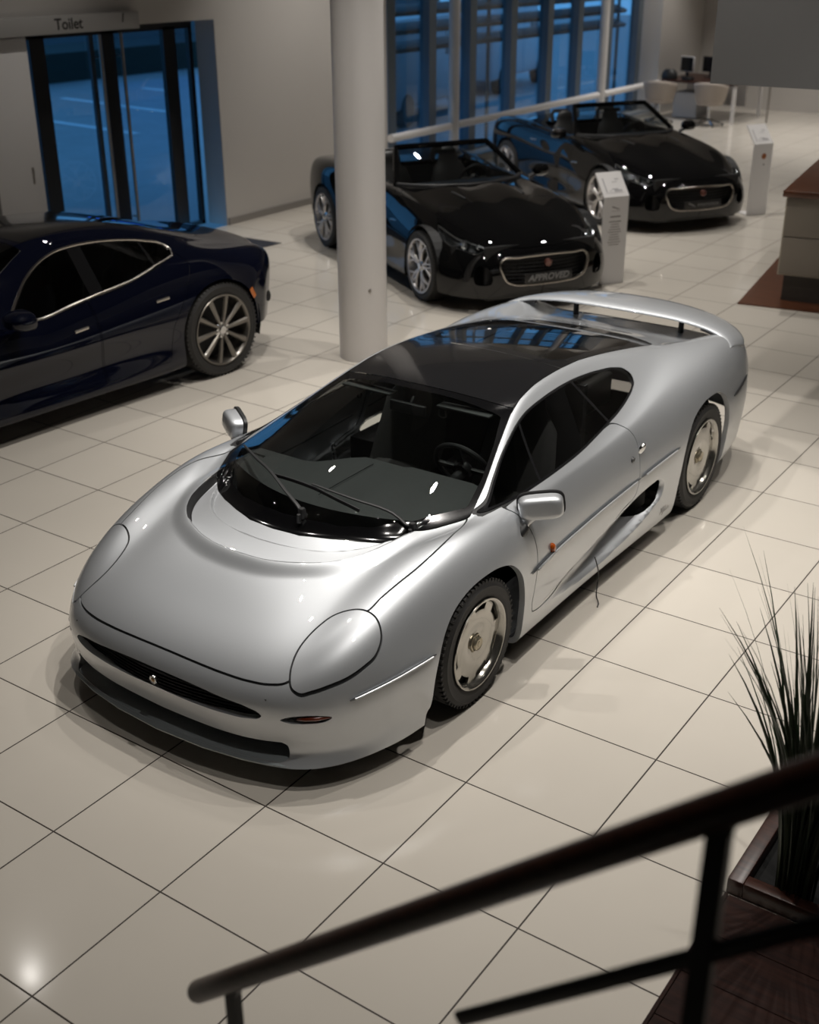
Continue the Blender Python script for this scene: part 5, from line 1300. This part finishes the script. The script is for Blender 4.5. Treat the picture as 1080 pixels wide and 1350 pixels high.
    clump('grass_plant', 1.66, 1.10, 120, .80, 1.25, .14, 'tall grass clump behind the nearest one, at the frame edge', gm)
    # cable hanging from the sill of the silver car
    xo, yo = -1.24, 1.15
    pts = smooth_poly([(.985, 1.12, .285), (.996, 1.13, .24), (.999, 1.15, .18), (.992, 1.16, .10), (.996, 1.155, .03), (1.01, 1.15, .006), (1.03, 1.10, .005)], 6, False)
    c = MB().tube([(x + xo, y + yo, z) for x, y, z in pts], .0035, 8).build('cable', M_TRIM, None, smooth=True); tag(c, 'thin black cable hanging from the silver car door to the floor', 'cable')

def build_outside():
    m = mat('pale_paving', (.21, .22, .235), .45); vary(m, 2, .25)
    g = structure(MB().box(-60, -8.82, -15, 60, -.16, -.13).build('ground', m)); g.name = 'ground_outside'
    lm = mat('road_paint', (.55, .58, .62), .6)
    def strip(p, q, w, lab):
        p, q = Vector((*p, 0)), Vector((*q, 0)); d = (q - p); L = d.length
        o = MB().box(0, L, -w / 2, w / 2, -.129, -.125).build('bay_line', lm); o.location = p; o.rotation_euler = (0, 0, math.atan2(d.y, d.x)); tag(o, lab, 'road marking', 'parking bay lines')
    strip((-22.4, 17.6), (-18.3, 17.07), .20, 'white parking line in the middle of the glass entrance view')
    strip((-20.5, 14.7), (-16.3, 14.24), .20, 'white parking line lowest in the glass entrance view')
    strip((-22.4, 20.3), (-21.2, 20.15), .20, 'short white parking line at the right of the entrance view')
    cn = MB().box(-12.4, -8.82, 2.5, 9.4, 3.0, 3.2).build('sky_blocker', mat('sky_blocker_grey', (.12, .12, .13), .6)); structure(cn); cn.name = 'trim_sky_blocker'  # unseen slab added to hold sky light off the reveal and interior
    k = MB().box(-46, -41, -15, 60, -.13, .05).build('kerb', mat('pavement_outside', (.12, .14, .17), .7)); structure(k)
    hd = vary(mat('dark_hedge', (.010, .016, .012), .9), 3, .5)
    h = MB().box(-28, -25.3, 13, 31, -.13, .62).build('hedge', hd, None); tag(h, 'long dark hedge beyond the car park, seen through the glass', 'hedge')
    # sun louvres outside the upper windows
    lv = empty('sun_louvre', (-9.6, 16.5, 0)); tag(lv, 'dark horizontal sun louvre outside the window wall', 'louvre')
    lmat = mat('louvre_brown', (.05, .048, .045), .5)
    for i in range(8):
        z = 1.75 + i * .27
        o = MB().box(-.14, .14, -5.3, 5.3, -.035, .035, M=Matrix.Translation((0, 0, z)) @ Matrix.Rotation(.35, 4, 'Y')).build('slat', lmat, lv)
    for y in (-5.2, 0, 5.2): MB().box(-.02, .02, y - .03, y + .03, 0, 4.0).build('louvre_post', lmat, lv)
    # low pale van and lit fascia across the road
    bs = MB().box(-30.05, -29.85, 26, 34, 2.6, 3.4).build('shop_fascia', mat('blue_fascia', (.02, .08, .4), .5, emit=(.02, .16, 1.), emit_s=1.2))
    bd = MB().box(-40, -30.05, 26, 46, -.13, 5.2).build('shop_building', vary(mat('shop_wall', (.08, .09, .10), .8), 1, .2)); tag(bd, 'low dark shop building with a blue lit fascia across the street', 'building'); bs.parent = bd
    for i, (y, x, lab) in enumerate(((19.2, -13.5, 'pale delivery van outside the windows, left one'), (25.5, -15.0, 'pale delivery van outside the windows, right one'))):
        r = empty('van', (x, y, -.13), .2); tag(r, lab, 'van', 'vans parked outside')
        n = 12; prof = [(-2.3, .35), (-2.3, 1.9), (-2.1, 2.05), (.9, 2.05), (1.15, 1.95), (1.7, 1.2), (2.3, 1.0), (2.4, .7), (2.4, .35)]
        vs = [(-.9, y_, z_) for y_, z_ in prof] + [(.9, y_, z_) for y_, z_ in prof]; q = len(prof)
        fs = [tuple(range(q)), tuple(range(2 * q - 1, q - 1, -1))] + [(i_, (i_ + 1) % q, q + (i_ + 1) % q, q + i_) for i_ in range(q)]
        MB().add(vs, fs).build('van_body', mat('van_white', (.45, .47, .5), .4), r, bevel=.06)
        for s in (-1, 1):
            for yy in (-1.5, 1.55): MB().lathe([(0, s * .93), (.30, s * .93), (.33, s * .88), (.33, s * .7)], 24, 'x', c=(0, yy, .33)).build('wheel', M_RUB, r, smooth=True)
            MB().box(s * .902 - .004, s * .902 + .004, .55, 1.25, 1.25, 1.8).build('side_window', M_BLACK, r)
        ws = MB().add([(-.75, 1.22, 1.84), (.75, 1.22, 1.84), (.8, 1.66, 1.27), (-.8, 1.66, 1.27)], [(0, 1, 2, 3)]); o = ws.build('windscreen', M_BLACK, r); o.location = (0, .02, .02)
# ------------------------------------------------------------------ camera, light, assembly
CAM_C = (2.14382489, -2.89874369, 3.20895426)
CAM_R = ((0.8222593, 0.56910175, -0.00358264), (0.24076781, -0.3535605, -0.90389481), (-0.5156748, 0.74237333, -0.42773979))
_r, _d, _f = [Vector(v) for v in CAM_R]
_C = Vector(CAM_C); FPX = 1577.12
def pix_ray(u, v): return (_r * ((u - 540) / FPX) + _d * ((v - 675) / FPX) + _f).normalized()
def pix_plane(u, v, p0, n):
    d = pix_ray(u, v); n = Vector(n); return _C + d * ((Vector(p0) - _C).dot(n) / d.dot(n))
_A = Vector((.645, -1.569, 1.112)); _B = Vector((1.886, -1.685, 2.32)); _n = Vector((-(_B - _A).y, (_B - _A).x, 0)).normalized()
RAIL_LOW = [tuple(pix_plane(790, 1295, _A, _n)), tuple(pix_plane(1070, 1222, _A, _n))]
def _rail_z(x): t = (x - _A.x) / (_B.x - _A.x); return _A.z + (_B.z - _A.z) * t
_p1 = pix_plane(950, 1090, _A, _n); _p2 = pix_plane(308, 1320, _A, _n)
RAIL_POSTS = [(_p1.x, _p1.y, _rail_z(_p1.x), .57), (_p2.x, _p2.y, _rail_z(_p2.x), .02)]

def build_camera():
    cam = bpy.data.cameras.new('camera'); co = bpy.data.objects.new('camera', cam); COL.objects.link(co)
    co.matrix_world = Matrix(((_r.x, -_d.x, -_f.x, _C.x), (_r.y, -_d.y, -_f.y, _C.y), (_r.z, -_d.z, -_f.z, _C.z), (0, 0, 0, 1)))
    cam.sensor_fit = 'AUTO'; cam.sensor_width = 36; cam.lens = FPX / 1350 * 36
    cam.clip_start = .05; cam.clip_end = 300
    cam.dof.use_dof = True; cam.dof.focus_distance = 5.3; cam.dof.aperture_fstop = 2.3
    SC.camera = co

def spot(x, y, power, z=CEIL - .25, tx=None, ty=None, size=75, blend=.6, radius=.045, col=(1, .955, .895)):
    l = bpy.data.lights.new('spotlight', 'SPOT'); l.energy = power; l.spot_size = math.radians(size); l.spot_blend = blend; l.shadow_soft_size = radius; l.color = col
    o = bpy.data.objects.new('spotlight', l); COL.objects.link(o); o.location = (x, y, z)
    t = Vector((x if tx is None else tx, y if ty is None else ty, 0)) - Vector((x, y, z))
    o.rotation_euler = t.to_track_quat('-Z', 'Y').to_euler()
    return o

def build_light():
    w = bpy.data.worlds.new('dusk'); SC.world = w; w.use_nodes = True
    bg = w.node_tree.nodes['Background']; bg.inputs[0].default_value = (.085, .29, .58, 1); bg.inputs[1].default_value = 1.25
    for a in SPOTS: spot(*a[:3], **(a[3] if len(a) > 3 else {}))
    for x, y, sx, sy, e in PANELS:
        l = bpy.data.lights.new('ceiling_light', 'AREA'); l.shape = 'RECTANGLE'; l.size = sx; l.size_y = sy; l.energy = e; l.color = (1, .93, .85)
        o = bpy.data.objects.new('ceiling_light', l); o.location = (x, y, CEIL - .05); COL.objects.link(o)
    SC.view_settings.view_transform = 'Standard'; SC.view_settings.look = 'None'; SC.view_settings.exposure = .36; SC.view_settings.gamma = 1.
    SC.view_settings.use_curve_mapping = False

SPOTS = [
 (-1.2, 1.8, 250), (-1.0, 3.8, 260), (.8, 0.8, 240), (-3.2, 1.2, 110), (.8, 3.2, 260), (-3.0, 3.2, 300), (1.4, -.4, 110), (1.2, 5.2, 200), (-2.0, 5.6, 260),
 (-4.6, 8.4, 260), (-3.2, 6.6, 200), (-4.6, 12.4, 300), (-2.6, 10.5, 260), (-6.6, 10.2, 200), (-3.0, 15.5, 340), (-6, 19, 300), (-2.5, 19.5, 400), (1., 17., 400), (-7.2, 20.6, 380), (-4., 21.3, 330),
 (-5.92, 2.12, 70, dict(tx=-1.5, ty=.9, size=31, radius=.06, blend=.9)), (-5.2, 4.2, 150, dict(tx=-1.4, ty=3.2, size=36, blend=.8)), (-7.4, 9.9, 270), (-6.5, 5.5, 160), (2.8, 4.0, 120), (0, 12, 160), (-7.4, 14.5, 120), (-7.4, 18.0, 120),
]
PANELS = []

def main():
    build_camera(); build_light(); build_room(); build_counter()
    build_sports_car()
    r1 = build_roadster(); r2 = copy_tree(r1)
    for r, word, loc, rz, lab in ((r1, 'APPROVED', (-3.985, 7.62, 0), math.radians(59.3), 'black open roadster directly behind the pillar, nearer of two'), (r2, '', (-4.10, 11.82, 0), math.radians(56.5), 'black open roadster reflecting blue dusk, farther of the two, between the stands')):
        number_plate(r, word); r.location = loc; r.rotation_euler = (0, 0, rz); tag(r, lab, 'car', 'black roadsters on show')
    build_saloon((-5.70, .93, 0), math.radians(-4.5))
    build_stand('information_stand', (-3.16, 8.45, 0), math.radians(57.5), 'white information stand with printed lines, right of the nearer black roadster', 0)
    build_stand('information_stand', (-3.16, 12.74, 0), math.radians(57.5), 'white information stand with an orange emblem, right of the farther black roadster', 1)
    build_desk(); build_stairs_and_planter(); build_outside()
main()
